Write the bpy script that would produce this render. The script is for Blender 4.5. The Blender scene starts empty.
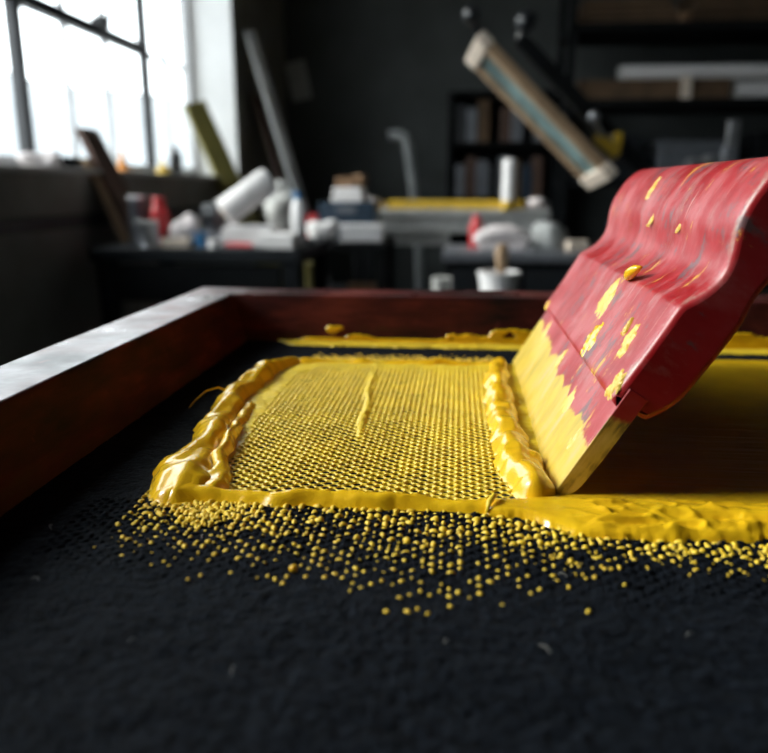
import bpy, math, random
import numpy as np
from mathutils import Vector, Matrix, Euler

random.seed(7)
rng = np.random.default_rng(11)
sc = bpy.context.scene
COL = sc.collection
PI = math.pi
ZT = 0.90                      # height of the stretched mesh above the floor
CAMZ = 1.02

# ------------------------------------------------------------------ materials
def new_mat(name):
    m = bpy.data.materials.new(name); m.use_nodes = True
    nt = m.node_tree
    return m, nt, nt.nodes['Principled BSDF'], nt.nodes['Material Output']

def lk(nt, a, b): nt.links.new(a, b)

def mat(name, col, rough=0.6, metal=0.0, var=0.25, scale=30.0, bump=0.0, coat=0.0, sheen=0.0, spec=0.5):
    """plain procedural material: noise-varied colour and optional bump"""
    m, nt, b, o = new_mat(name)
    tc = nt.nodes.new('ShaderNodeTexCoord')
    n = nt.nodes.new('ShaderNodeTexNoise'); n.inputs['Scale'].default_value = scale
    n.inputs['Detail'].default_value = 6
    lk(nt, tc.outputs['Object'], n.inputs['Vector'])
    r = nt.nodes.new('ShaderNodeValToRGB')
    lo = [c * (1 - var) for c in col]; hi = [min(1, c * (1 + var)) for c in col]
    r.color_ramp.elements[0].position = 0.3; r.color_ramp.elements[1].position = 0.7
    r.color_ramp.elements[0].color = (*lo, 1); r.color_ramp.elements[1].color = (*hi, 1)
    lk(nt, n.outputs['Fac'], r.inputs['Fac']); lk(nt, r.outputs['Color'], b.inputs['Base Color'])
    b.inputs['Roughness'].default_value = rough; b.inputs['Metallic'].default_value = metal
    b.inputs['Coat Weight'].default_value = coat; b.inputs['Sheen Weight'].default_value = sheen
    b.inputs['Specular IOR Level'].default_value = spec
    if bump:
        bp = nt.nodes.new('ShaderNodeBump'); bp.inputs['Strength'].default_value = bump
        bp.inputs['Distance'].default_value = 0.002
        lk(nt, n.outputs['Fac'], bp.inputs['Height']); lk(nt, bp.outputs['Normal'], b.inputs['Normal'])
    return m

def noise_node(nt, vec, scale, detail=4, rough=0.5, stretch=None):
    if stretch is not None:
        mp = nt.nodes.new('ShaderNodeMapping'); mp.inputs['Scale'].default_value = stretch
        lk(nt, vec, mp.inputs['Vector']); vec = mp.outputs['Vector']
    n = nt.nodes.new('ShaderNodeTexNoise'); n.inputs['Scale'].default_value = scale
    n.inputs['Detail'].default_value = detail; n.inputs['Roughness'].default_value = rough
    lk(nt, vec, n.inputs['Vector'])
    return n.outputs['Fac']

def ramp(nt, fac, stops):
    r = nt.nodes.new('ShaderNodeValToRGB')
    e = r.color_ramp.elements
    while len(e) < len(stops): e.new(0.5)
    for k, (p, c) in enumerate(stops):
        e[k].position = p; e[k].color = (*c, 1) if len(c) == 3 else c
    lk(nt, fac, r.inputs['Fac'])
    return r.outputs['Color']

def grey(v): return (v, v, v)

def mixc(nt, fac, a, b):
    m = nt.nodes.new('ShaderNodeMix'); m.data_type = 'RGBA'
    for sock, v in ((m.inputs[0], fac), (m.inputs[6], a), (m.inputs[7], b)):
        if isinstance(v, (tuple, list)): sock.default_value = (*v, 1)
        elif isinstance(v, float): sock.default_value = v
        else: lk(nt, v, sock)
    return m.outputs[2]

def mth(nt, op, a, b=None, clamp=False):
    m = nt.nodes.new('ShaderNodeMath'); m.operation = op; m.use_clamp = clamp
    for k, v in enumerate((a, b)):
        if v is None: continue
        if isinstance(v, (int, float)): m.inputs[k].default_value = v
        else: lk(nt, v, m.inputs[k])
    return m.outputs[0]

def bump(nt, b, h, strength, dist, prev=None):
    bp = nt.nodes.new('ShaderNodeBump'); bp.inputs['Strength'].default_value = strength
    bp.inputs['Distance'].default_value = dist
    lk(nt, h, bp.inputs['Height'])
    if prev is not None: lk(nt, prev, bp.inputs['Normal'])
    lk(nt, bp.outputs['Normal'], b.inputs['Normal'])
    return bp.outputs['Normal']

def ink_material(name, thick, thin, rough, stroke=None, coat=0.5):
    m, nt, b, o = new_mat(name)
    tc = nt.nodes.new('ShaderNodeTexCoord'); v = tc.outputs['Object']
    n1 = noise_node(nt, v, 60, 5)
    c = ramp(nt, n1, [(0.35, thin), (0.65, thick)])
    lk(nt, c, b.inputs['Base Color'])
    b.inputs['Roughness'].default_value = rough
    b.inputs['Coat Weight'].default_value = coat; b.inputs['Coat Roughness'].default_value = 0.06
    if stroke: h = noise_node(nt, v, 1.0, 5, 0.6, stroke)
    else: h = noise_node(nt, v, 900, 3)
    bump(nt, b, h, 0.25 if not stroke else 0.35, 0.0006)
    return m

YEL = (0.80, 0.48, 0.012)
M = {}
M['ink'] = ink_material('thick_yellow_ink', (0.84, 0.52, 0.012), (0.76, 0.44, 0.010), 0.22)
M['ink_film'] = ink_material('thin_yellow_ink', (0.84, 0.61, 0.03), (0.70, 0.51, 0.035), 0.5, coat=0.06)
M['ink_dot'] = ink_material('dotted_yellow_ink', (0.90, 0.64, 0.035), (0.80, 0.54, 0.03), 0.5, coat=0.0)
M['ink_dried'] = ink_material('half_dried_yellow_ink', (0.74, 0.54, 0.12), (0.62, 0.40, 0.05), 0.45, coat=0.1)
M['ink_flood'] = ink_material('brushed_yellow_ink', (0.80, 0.50, 0.012), (0.70, 0.42, 0.012), 0.30, (30, 900, 30))

def fabric_material():
    m, nt, b, o = new_mat('navy_woven_mesh')
    tc = nt.nodes.new('ShaderNodeTexCoord'); v = tc.outputs['Object']
    fine = noise_node(nt, v, 1500, 3, 0.6)
    med = noise_node(nt, v, 330, 5, 0.65)
    big = noise_node(nt, v, 22, 4, 0.55, (1, 1.6, 1))
    vor = nt.nodes.new('ShaderNodeTexVoronoi'); vor.inputs['Scale'].default_value = 620
    vor.inputs['Randomness'].default_value = 0.75
    lk(nt, v, vor.inputs['Vector'])
    base = ramp(nt, med, [(0.38, (0.0005, 0.0009, 0.0016)), (0.68, (0.0062, 0.0092, 0.0145))])
    lint = ramp(nt, fine, [(0.66, grey(0.0)), (0.80, grey(1.0))])
    c = mixc(nt, lint, base, (0.035, 0.042, 0.055))
    lk(nt, c, b.inputs['Base Color'])
    b.inputs['Roughness'].default_value = 0.85
    b.inputs['Specular IOR Level'].default_value = 0.06
    b.inputs['Sheen Weight'].default_value = 0.012; b.inputs['Sheen Roughness'].default_value = 0.5
    b.inputs['Sheen Tint'].default_value = (0.7, 0.82, 1, 1)
    p = bump(nt, b, vor.outputs['Distance'], 0.7, 0.0008)
    p = bump(nt, b, med, 0.8, 0.0012, p)
    bump(nt, b, big, 0.5, 0.006, p)
    return m
M['fabric'] = fabric_material()

def rail_material():
    m, nt, b, o = new_mat('dark_red_lacquered_wood')
    tc = nt.nodes.new('ShaderNodeTexCoord'); v = tc.outputs['Object']
    sep = nt.nodes.new('ShaderNodeSeparateXYZ'); lk(nt, v, sep.inputs[0])
    g = noise_node(nt, v, 14, 6, 0.6, (1, 1, 4))
    base = ramp(nt, g, [(0.32, (0.012, 0.005, 0.005)), (0.52, (0.065, 0.011, 0.010)), (0.68, (0.15, 0.030, 0.022))])
    # old ink stains low on the inner faces
    st = noise_node(nt, v, 24, 6, 0.7, (1, 0.6, 3.5))
    low = mth(nt, 'MULTIPLY_ADD', sep.outputs[2], -26.0); nt.nodes[-1].inputs[2].default_value = 0.30
    mk = mth(nt, 'MULTIPLY', mth(nt, 'SUBTRACT', mth(nt, 'ADD', mth(nt, 'MULTIPLY', st, 1.8), low), 1.04, True), 2.2, True)
    c = mixc(nt, mk, base, (0.060, 0.034, 0.006))
    spots = ramp(nt, noise_node(nt, v, 70, 3, 0.6), [(0.68, grey(0)), (0.72, grey(1))])
    c = mixc(nt, mth(nt, 'MULTIPLY', spots, 0.7), c, (0.10, 0.02, 0.02))
    lk(nt, c, b.inputs['Base Color'])
    geo = nt.nodes.new('ShaderNodeNewGeometry'); sn = nt.nodes.new('ShaderNodeSeparateXYZ'); lk(nt, geo.outputs['True Normal'], sn.inputs[0])
    up = mth(nt, 'GREATER_THAN', sn.outputs[2], 0.75)
    rt = ramp(nt, noise_node(nt, v, 40, 5), [(0.3, grey(0.24)), (0.7, grey(0.42))])
    lk(nt, mixc(nt, up, (0.72, 0.72, 0.72), rt), b.inputs['Roughness'])
    lk(nt, mth(nt, 'MULTIPLY_ADD', up, 0.40), b.inputs['Specular IOR Level']); nt.nodes[-1].inputs[2].default_value = 0.18
    bump(nt, b, noise_node(nt, v, 120, 5, 0.6), 0.25, 0.0006)
    return m
M['rail'] = rail_material()

def squeegee_material(name, blade):
    """crimson plastic with dried ink, grey scuffs and fine scratches; object axes: Y along, Z up the slant"""
    m, nt, b, o = new_mat(name)
    tc = nt.nodes.new('ShaderNodeTexCoord'); v = tc.outputs['Object']
    sep = nt.nodes.new('ShaderNodeSeparateXYZ'); lk(nt, v, sep.inputs[0])
    n = noise_node(nt, v, 30, 5, 0.6, (0.4, 1.1, 0.75))
    red = ramp(nt, n, [(0.38, (0.31, 0.004, 0.008)), (0.50, (0.38, 0.016, 0.022)), (0.62, (0.45, 0.085, 0.092))])
    # pale scuffs along the slant, with pinkish window sheen painted into the colour
    sc1 = ramp(nt, noise_node(nt, v, 48, 8, 0.75, (0.3, 1.2, 0.7)), [(0.52, grey(0)), (0.66, grey(1))])
    c = mixc(nt, mth(nt, 'MULTIPLY', sc1, 0.45), red, (0.46, 0.28, 0.27))
    sc2 = ramp(nt, noise_node(nt, v, 31, 8, 0.78, (0.3, 1.6, 0.9)), [(0.555, grey(0)), (0.60, grey(1))])
    c = mixc(nt, mth(nt, 'MULTIPLY', sc2, 0.8), c, (0.12, 0.11, 0.12))
    # yellow streaks
    ys = ramp(nt, noise_node(nt, v, 48, 8, 0.75, (0.3, 1.7, 0.6)), [(0.605, grey(0)), (0.622, grey(1))])
    c = mixc(nt, ys, c, (0.62, 0.38, 0.06))
    scr = ramp(nt, noise_node(nt, v, 200, 2, 0.4, (0.3, 3.2, 0.14)), [(0.71, grey(0)), (0.74, grey(1))])
    c = mixc(nt, mth(nt, 'MULTIPLY', scr, 0.6), c, (0.60, 0.40, 0.34))
    if not blade:
        ew = mth(nt, 'SUBTRACT', noise_node(nt, v, 60, 6, 0.7, (1, 0.8, 1)), mth(nt, 'MULTIPLY', sep.outputs[1], 24.0))
        c = mixc(nt, mth(nt, 'MULTIPLY', mth(nt, 'MULTIPLY', mth(nt, 'SUBTRACT', ew, 0.40), 5.0, True), mth(nt, 'GREATER_THAN', sep.outputs[1], 0.0016)), c, (0.40, 0.32, 0.26))
    if blade:
        edge = noise_node(nt, v, 42, 9, 0.66, (1, 1.2, 0.8))
        # ink climbs the blade, higher at the far end
        lim = mth(nt, 'ADD', mth(nt, 'MULTIPLY', sep.outputs[1], 0.050), 0.012)
        t = mth(nt, 'SUBTRACT', mth(nt, 'ADD', lim, mth(nt, 'MULTIPLY', edge, 0.026)), sep.outputs[2])
        mk = mth(nt, 'MULTIPLY', t, 700.0, True)
        ink = ramp(nt, noise_node(nt, v, 45, 5, 0.6, (1, 2, 0.5)),
                   [(0.32, (0.44, 0.34, 0.06)), (0.52, (0.64, 0.45, 0.04)), (0.72, (0.56, 0.45, 0.20))])
        c = mixc(nt, mk, c, ink)
        core = ramp(nt, noise_node(nt, v, 70, 5, 0.6, (2.5, 1, 0.6)), [(0.36, (0.12, 0.09, 0.03)), (0.48, (0.58, 0.40, 0.07)), (0.68, (0.78, 0.60, 0.22))])
        ef = mth(nt, 'MULTIPLY', mth(nt, 'LESS_THAN', sep.outputs[1], 0.0003), mth(nt, 'MULTIPLY', mth(nt, 'SUBTRACT', mth(nt, 'ADD', 0.032, mth(nt, 'MULTIPLY', edge, 0.02)), sep.outputs[2]), 400.0, True))
        c = mixc(nt, ef, c, core)
    lk(nt, c, b.inputs['Base Color'])
    lk(nt, ramp(nt, noise_node(nt, v, 90, 5, 0.6, (0.3, 1.2, 0.8)), [(0.3, grey(0.30)), (0.7, grey(0.48))]), b.inputs['Roughness'])
    b.inputs['Coat Weight'].default_value = 0.2; b.inputs['Coat Roughness'].default_value = 0.3
    p = bump(nt, b, noise_node(nt, v, 90, 5, 0.6, (0.3, 1.3, 0.6)), 0.16, 0.0008)
    return m
M['sq_handle'] = squeegee_material('worn_crimson_plastic', False)
M['sq_blade'] = squeegee_material('inked_crimson_blade', True)

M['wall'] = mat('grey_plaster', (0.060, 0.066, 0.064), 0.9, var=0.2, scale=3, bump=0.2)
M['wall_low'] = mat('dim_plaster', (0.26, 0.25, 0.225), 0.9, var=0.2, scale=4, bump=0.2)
M['reveal'] = mat('white_painted_reveal', (0.78, 0.78, 0.77), 0.7, var=0.05, scale=5)
M['floor'] = mat('dark_concrete', (0.035, 0.035, 0.034), 0.7, var=0.3, scale=2.5, bump=0.2)
M['ceil'] = mat('dark_ceiling', (0.05, 0.05, 0.05), 0.9, var=0.15, scale=2)
M['steel_dark'] = mat('dark_window_steel', (0.030, 0.032, 0.035), 0.5, var=0.2, scale=20)
M['muntin'] = mat('pale_glazing_bar', (0.5, 0.51, 0.52), 0.5, var=0.1, scale=20)
M['black'] = mat('matt_black', (0.005, 0.006, 0.007), 0.8, var=0.3, scale=12, bump=0.1, spec=0.15)
M['black_gloss'] = mat('black_plastic', (0.012, 0.014, 0.017), 0.3, var=0.2, scale=15)
M['bench'] = mat('blackened_bench', (0.008, 0.011, 0.014), 0.6, var=0.4, scale=8, bump=0.2, spec=0.25)
M['navy'] = mat('navy_plastic', (0.010, 0.030, 0.055), 0.45, var=0.2, scale=12)
M['blue'] = mat('blue_plastic', (0.015, 0.13, 0.30), 0.4, var=0.15, scale=15)
M['white'] = mat('white_plastic', (0.78, 0.77, 0.77), 0.45, var=0.04, scale=15)
M['paper'] = mat('white_paper', (0.74, 0.72, 0.71), 0.9, var=0.05, scale=20, bump=0.2)
M['rag'] = mat('pale_cotton', (0.62, 0.57, 0.57), 0.95, var=0.12, scale=30, bump=0.5)
M['cream'] = mat('cream_card', (0.66, 0.56, 0.46), 0.9, var=0.1, scale=20)
M['grey'] = mat('grey_paint', (0.20, 0.21, 0.21), 0.55, var=0.15, scale=14)
M['lgrey'] = mat('pale_grey_paint', (0.42, 0.42, 0.40), 0.6, var=0.15, scale=14)
M['metal'] = mat('brushed_metal', (0.38, 0.39, 0.41), 0.38, metal=0.8, var=0.15, scale=20)
M['dmetal'] = mat('dull_gunmetal', (0.16, 0.17, 0.19), 0.45, metal=0.4, var=0.2, scale=20)
M['red'] = mat('red_plastic', (0.50, 0.025, 0.03), 0.4, var=0.15, scale=18)
M['orange'] = mat('orange_plastic', (0.70, 0.27, 0.03), 0.5, var=0.1, scale=18)
M['yellow'] = mat('yellow_paint', (0.62, 0.40, 0.03), 0.5, var=0.2, scale=12)
M['brown'] = mat('dark_brown_wood', (0.085, 0.045, 0.030), 0.6, var=0.35, scale=8, bump=0.2)
M['lbrown'] = mat('raw_wood', (0.33, 0.22, 0.13), 0.7, var=0.25, scale=9, bump=0.2)
M['olive'] = mat('olive_painted_wood', (0.17, 0.15, 0.04), 0.6, var=0.3, scale=8)
M['card'] = mat('brown_cardboard', (0.24, 0.14, 0.075), 0.9, var=0.2, scale=10)
M['dcard'] = mat('dim_cardboard', (0.10, 0.060, 0.032), 0.9, var=0.3, scale=6)
M['teal'] = mat('teal_stained_mesh', (0.15, 0.235, 0.235), 0.7, var=0.55, scale=9)
M['board'] = mat('pale_board', (0.40, 0.40, 0.39), 0.7, var=0.15, scale=5)
M['hill'] = mat('hazy_hillside', (0.26, 0.275, 0.285), 1.0, var=0.08, scale=0.05)
M['yard'] = mat('pale_yard', (0.25, 0.25, 0.25), 1.0, var=0.1, scale=0.1)

def glass_material():
    m = bpy.data.materials.new('window_glass'); m.use_nodes = True
    nt = m.node_tree; nt.nodes.clear()
    o = nt.nodes.new('ShaderNodeOutputMaterial'); t = nt.nodes.new('ShaderNodeBsdfTransparent')
    t.inputs['Color'].default_value = (0.96, 0.98, 0.98, 1)
    g = nt.nodes.new('ShaderNodeBsdfGlossy'); g.inputs['Roughness'].default_value = 0.02
    lw = nt.nodes.new('ShaderNodeLayerWeight'); lw.inputs['Blend'].default_value = 0.5
    f = nt.nodes.new('ShaderNodeMath'); f.operation = 'POWER'; lk(nt, lw.outputs['Facing'], f.inputs[0]); f.inputs[1].default_value = 6.0
    x = nt.nodes.new('ShaderNodeMixShader')
    lk(nt, f.outputs[0], x.inputs[0]); lk(nt, t.outputs[0], x.inputs[1]); lk(nt, g.outputs[0], x.inputs[2])
    lk(nt, x.outputs[0], o.inputs['Surface'])
    return m
M['glass'] = glass_material()

# ------------------------------------------------------------------ mesh building
class MB:
    def __init__(s): s.v = []; s.f = []
    def add(s, vs, fs):
        n = len(s.v); s.v += [tuple(p) for p in vs]; s.f += [tuple(i + n for i in f) for f in fs]; return s
    def box(s, c, d, rot=None):
        c = Vector(c); hx, hy, hz = d[0] / 2, d[1] / 2, d[2] / 2
        R = Euler(rot).to_matrix() if rot else Matrix.Identity(3)
        vs = [c + R @ Vector((x * hx, y * hy, z * hz)) for x in (-1, 1) for y in (-1, 1) for z in (-1, 1)]
        return s.add(vs, [(0, 1, 3, 2), (4, 6, 7, 5), (0, 4, 5, 1), (2, 3, 7, 6), (0, 2, 6, 4), (1, 5, 7, 3)])
    def cyl(s, p0, p1, r0, r1=None, n=20):
        return s.tube([p0, p1], [r0, r0 if r1 is None else r1], n)
    def tube(s, pts, rad, n=16):
        pts = [Vector(p) for p in pts]
        if isinstance(rad, (int, float)): rad = [rad] * len(pts)
        vs = []; fs = []
        up = None
        for i, p in enumerate(pts):
            d = (pts[min(i + 1, len(pts) - 1)] - pts[max(i - 1, 0)]).normalized()
            if up is None: up = d.orthogonal().normalized()
            up = (up - d * up.dot(d)).normalized()
            w = d.cross(up)
            for k in range(n):
                a = 2 * PI * k / n
                vs.append(p + (up * math.cos(a) + w * math.sin(a)) * rad[i])
        for i in range(len(pts) - 1):
            for k in range(n):
                k2 = (k + 1) % n
                fs.append((i * n + k, i * n + k2, (i + 1) * n + k2, (i + 1) * n + k))
        fs.append(tuple(range(n - 1, -1, -1))); fs.append(tuple((len(pts) - 1) * n + k for k in range(n)))
        return s.add(vs, fs)
    def lathe(s, prof, c=(0, 0, 0), n=24):
        c = Vector(c); vs = []; fs = []
        for r, z in prof:
            for k in range(n):
                a = 2 * PI * k / n; vs.append(c + Vector((r * math.cos(a), r * math.sin(a), z)))
        for i in range(len(prof) - 1):
            for k in range(n):
                k2 = (k + 1) % n
                fs.append((i * n + k, i * n + k2, (i + 1) * n + k2, (i + 1) * n + k))
        fs.append(tuple(range(n - 1, -1, -1))); fs.append(tuple((len(prof) - 1) * n + k for k in range(n)))
        return s.add(vs, fs)
    def blob(s, c, r, seed=0, amp=0.15, nu=20, nv=12, flat_bottom=None):
        rr = random.Random(seed); c = Vector(c); vs = []; fs = []
        w = [(rr.uniform(-4, 4), rr.uniform(-4, 4), rr.uniform(-4, 4), rr.uniform(0, 6)) for _ in range(7)]
        for i in range(nv + 1):
            th = PI * i / nv
            for k in range(nu):
                a = 2 * PI * k / nu
                d = Vector((math.sin(th) * math.cos(a), math.sin(th) * math.sin(a), math.cos(th)))
                q = 1 + amp * sum(math.sin(x * d.x + y * d.y + z * d.z + f) for x, y, z, f in w) / 3
                p = Vector((d.x * r[0], d.y * r[1], d.z * r[2])) * q
                if flat_bottom is not None: p.z = max(p.z, -flat_bottom)
                vs.append(c + p)
        for i in range(nv):
            for k in range(nu):
                k2 = (k + 1) % nu
                fs.append((i * nu + k, (i + 1) * nu + k, (i + 1) * nu + k2, i * nu + k2))
        return s.add(vs, fs)
    def build(s, name, m, parent=None, bevel=0.0, smooth=False, loc=(0, 0, 0), seg=2):
        me = bpy.data.meshes.new(name); me.from_pydata(s.v, [], s.f); me.validate(); me.update()
        o = bpy.data.objects.new(name, me); COL.objects.link(o); o.location = loc
        me.materials.append(m if not isinstance(m, str) else M[m])
        if parent is not None: o.parent = parent
        import bmesh
        bm = bmesh.new(); bm.from_mesh(me); bmesh.ops.recalc_face_normals(bm, faces=bm.faces); bm.to_mesh(me); bm.free()
        if smooth: me.shade_smooth()
        if smooth == 'auto': me.set_sharp_from_angle(angle=math.radians(40))
        if bevel:
            bv = o.modifiers.new('bevel', 'BEVEL'); bv.width = bevel; bv.segments = seg; bv.limit_method = 'ANGLE'
        return o

def tag(o, label, cat, group=None, kind=None):
    o['label'] = label; o['category'] = cat
    if group: o['group'] = group
    if kind: o['kind'] = kind
    return o
def thing(name, label, cat, loc=(0, 0, 0), rz=0.0, group=None):
    o = bpy.data.objects.new(name, None); COL.objects.link(o); o.empty_display_size = 0.02
    o.location = loc; o.rotation_euler = (0, 0, rz)
    return tag(o, label, cat, group)
def struct(o): o['kind'] = 'structure'; return o

# ------------------------------------------------------------------ noise fields (numpy)
class Noise2:
    def __init__(s, seed): s.g = np.random.default_rng(seed).random((256, 256))
    def n(s, x, y):
        xi = np.floor(x).astype(int); yi = np.floor(y).astype(int)
        fx = x - xi; fy = y - yi
        fx = fx * fx * fx * (fx * (fx * 6 - 15) + 10); fy = fy * fy * fy * (fy * (fy * 6 - 15) + 10)
        g = s.g; a = g[xi % 256, yi % 256]; b = g[(xi + 1) % 256, yi % 256]
        c = g[xi % 256, (yi + 1) % 256]; d = g[(xi + 1) % 256, (yi + 1) % 256]
        return (a * (1 - fx) + b * fx) * (1 - fy) + (c * (1 - fx) + d * fx) * fy
    def fbm(s, x, y, o=4, gain=0.5):
        t = 0; a = 1; w = 0
        for k in range(o):
            t = t + a * s.n(x + 17.3 * k, y - 9.1 * k); w += a; a *= gain; x = x * 2.03; y = y * 2.03
        return t / w
def sstep(a, b, x):
    t = np.clip((x - a) / (b - a), 0, 1); return t * t * (3 - 2 * t)

def blur(A, sx, sy):
    for ax, sg in ((1, sx), (0, sy)):
        n = max(1, int(3 * sg)); k = np.exp(-0.5 * (np.arange(-n, n + 1) / max(sg, 0.01)) ** 2); k /= k.sum()
        A = np.apply_along_axis(lambda r: np.convolve(np.pad(r, n, mode='edge'), k, 'valid'), ax, A)
    return A

def gnoise(shape, sx, sy, seed):
    """smooth random field, unit deviation; sx, sy = blur in cells"""
    A = blur(np.random.default_rng(seed).standard_normal(shape), sx, sy)
    return (A - A.mean()) / A.std()

def height_sheet(name, m, parent, xs, ys, h, floor=-0.0006, smooth=True, z0=0.0):
    """an ink body as a closed-to-the-mesh surface: z = h, cells with no ink dropped"""
    h = np.maximum(h, floor)
    nx, ny = len(xs), len(ys)
    X, Y = np.meshgrid(xs, ys)                # [ny,nx]
    V = np.stack([X, Y, h + z0], -1).reshape(-1, 3)
    idx = np.arange(nx * ny).reshape(ny, nx)
    q = np.stack([idx[:-1, :-1], idx[:-1, 1:], idx[1:, 1:], idx[1:, :-1]], -1).reshape(-1, 4)
    hv = h.reshape(-1)
    keep = (hv[q] > 0).any(1)
    q = q[keep]
    used = np.unique(q); remap = -np.ones(nx * ny, int); remap[used] = np.arange(len(used))
    V = V[used]; q = remap[q]
    me = bpy.data.meshes.new(name)
    me.vertices.add(len(V)); me.vertices.foreach_set('co', V.astype(np.float32).ravel())
    me.loops.add(q.size); me.loops.foreach_set('vertex_index', q.astype(np.int32).ravel())
    me.polygons.add(len(q)); me.polygons.foreach_set('loop_start', np.arange(0, q.size, 4, dtype=np.int32))
    me.update(calc_edges=True); me.validate()
    if smooth: me.shade_smooth()
    me.materials.append(M[m])
    o = bpy.data.objects.new(name, me); COL.objects.link(o)
    if parent is not None: o.parent = parent
    return o

# ================================================================== THE SETTING
XW, XG = -1.5, -1.8            # inner face of the window wall, plane of the glass
YF = 6.6; XR = 3.2; YN = -1.6; ZC = 3.3
WY0, WY1 = -0.25, 5.1          # window opening along the wall
SILL, HEAD = 1.075, 2.95
struct(MB().box(((XW + XR) / 2 - 0.15, (YN + YF) / 2, -0.05), (XR - XW + 0.7, YF - YN + 0.2, 0.1)).build('floor', 'floor'))
struct(MB().box(((XW + XR) / 2 - 0.15, (YN + YF) / 2, ZC + 0.05), (XR - XW + 0.7, YF - YN + 0.2, 0.1)).build('ceiling', 'ceil'))
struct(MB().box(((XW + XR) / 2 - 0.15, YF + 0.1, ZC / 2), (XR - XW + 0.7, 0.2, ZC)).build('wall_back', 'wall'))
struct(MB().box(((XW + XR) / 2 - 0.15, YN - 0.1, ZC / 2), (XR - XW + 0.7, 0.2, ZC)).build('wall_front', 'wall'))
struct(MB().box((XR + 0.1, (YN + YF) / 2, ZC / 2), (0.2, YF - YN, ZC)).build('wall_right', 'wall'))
XO = XG - 0.06                 # outer face
cx_, wx_ = (XW + XO) / 2, XW - XO
wl = MB()
wl.box((cx_, (WY0 + WY1) / 2, SILL / 2), (wx_, WY1 - WY0, SILL))
wl.box((cx_, (WY0 + WY1) / 2, (HEAD + ZC) / 2), (wx_, WY1 - WY0, ZC - HEAD))
wl.box((cx_, (YN + WY0) / 2, ZC / 2), (wx_, WY0 - YN, ZC))
wl.box((cx_, (YF + WY1) / 2, ZC / 2), (wx_, YF - WY1, ZC))
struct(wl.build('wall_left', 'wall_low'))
struct(MB().box((XW + 0.012, 2.2, 0.895), (0.024, 6.0, 0.05)).build('trim_1', 'steel_dark', bevel=0.006))
# white lining of the opening: side, head and sill board
lin = MB()
lin.box(((XW + XG) / 2 + 0.004, WY1 - 0.009, (SILL + HEAD) / 2), (XW - XG - 0.005, 0.016, HEAD - SILL - 0.002))
lin.box(((XW + XG) / 2 + 0.004, WY0 + 0.009, (SILL + HEAD) / 2), (XW - XG - 0.005, 0.016, HEAD - SILL - 0.002))
lin.box(((XW + XG) / 2 + 0.004, (WY0 + WY1) / 2, HEAD - 0.009), (XW - XG - 0.005, WY1 - WY0 - 0.04, 0.016))
struct(lin.build('trim_2', 'reveal', bevel=0.002))
struct(MB().box(((XW + XG) / 2 + 0.02, (WY0 + WY1) / 2, SILL + 0.009), (XW - XG + 0.03, WY1 - WY0 - 0.04, 0.018)).build('trim_3', 'lgrey', bevel=0.004))
# window: dark steel mullions and transom, pale glazing bars, panes
win = bpy.data.objects.new('window_1', None); COL.objects.link(win); struct(win)
win.location = (XG, 0, SILL + 0.02)
HH = HEAD - SILL - 0.04
fr = MB()
fr.box((0, (WY0 + WY1) / 2, 0.025), (0.05, WY1 - WY0 - 0.05, 0.05)); fr.box((0, (WY0 + WY1) / 2, HH - 0.025), (0.05, WY1 - WY0 - 0.05, 0.05))
fr.box((0, WY1 - 0.05, HH / 2), (0.05, 0.05, HH - 0.1)); fr.box((0, WY0 + 0.05, HH / 2), (0.05, 0.05, HH - 0.1))
fr.build('window_frame', 'muntin', win, 0.004)
mull = [0.49, 1.76, 3.03, 4.30]
for k, y in enumerate(mull):
    MB().box((0.02, y, HH / 2), (0.05, 0.05, HH - 0.1)).build('mullion', 'steel_dark', win, 0.006)
TZ = 1.76 - SILL - 0.02
edges = [WY0 + 0.075] + mull + [WY1 - 0.075]
for k in range(5):
    y0, y1 = edges[k] + 0.04, edges[k + 1] - 0.04
    dark = k < 4
    MB().box((0.02 if dark else 0.0, (y0 + y1) / 2, TZ), (0.05, y1 - y0, 0.055 if dark else 0.02)).build('transom', 'steel_dark' if dark else 'muntin', win, 0.005)
    nb = 2 if dark else 1
    for j in range(1, nb + 1):
        y = y0 + (y1 - y0) * j / (nb + 1)
        MB().box((-0.004, y, HH / 2), (0.03, 0.022, HH - 0.1)).build('glazing_bar', 'muntin', win, 0.002)
    MB().box((-0.012, (y0 + y1) / 2, HH / 2), (0.004, y1 - y0 + 0.07, HH - 0.09)).build('pane', 'glass', win)
MB().box((0.06, 3.72, TZ + 0.035), (0.05, 0.10, 0.04)).cyl((0.06, 3.72, TZ + 0.04), (0.10, 3.76, TZ + 0.075), 0.012).build('latch', 'steel_dark', win, 0.004)

# outside: pale yard and hazy hills
struct(MB().box((-42, 2, -0.6), (76, 240, 0.2)).build('ground', 'yard'))
hv = []; hf = []
NN = Noise2(5)
nh = 90
for i in range(nh + 1):
    y = -60 + 260 * i / nh
    zt = 11.0 + max(0, y) * 0.05 + 5.0 * float(NN.fbm(np.array(y / 28.0), np.array(0.3), 4))
    hv += [(-62, y, -0.5), (-66, y, zt * 0.6), (-74, y, zt), (-84, y, -0.5)]
for i in range(nh):
    for k in range(3): hf.append((i * 4 + k, i * 4 + k + 1, i * 4 + 5 + k, i * 4 + 4 + k))
struct(MB().add(hv, hf).build('hillside', 'hill', smooth=True))

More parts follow.
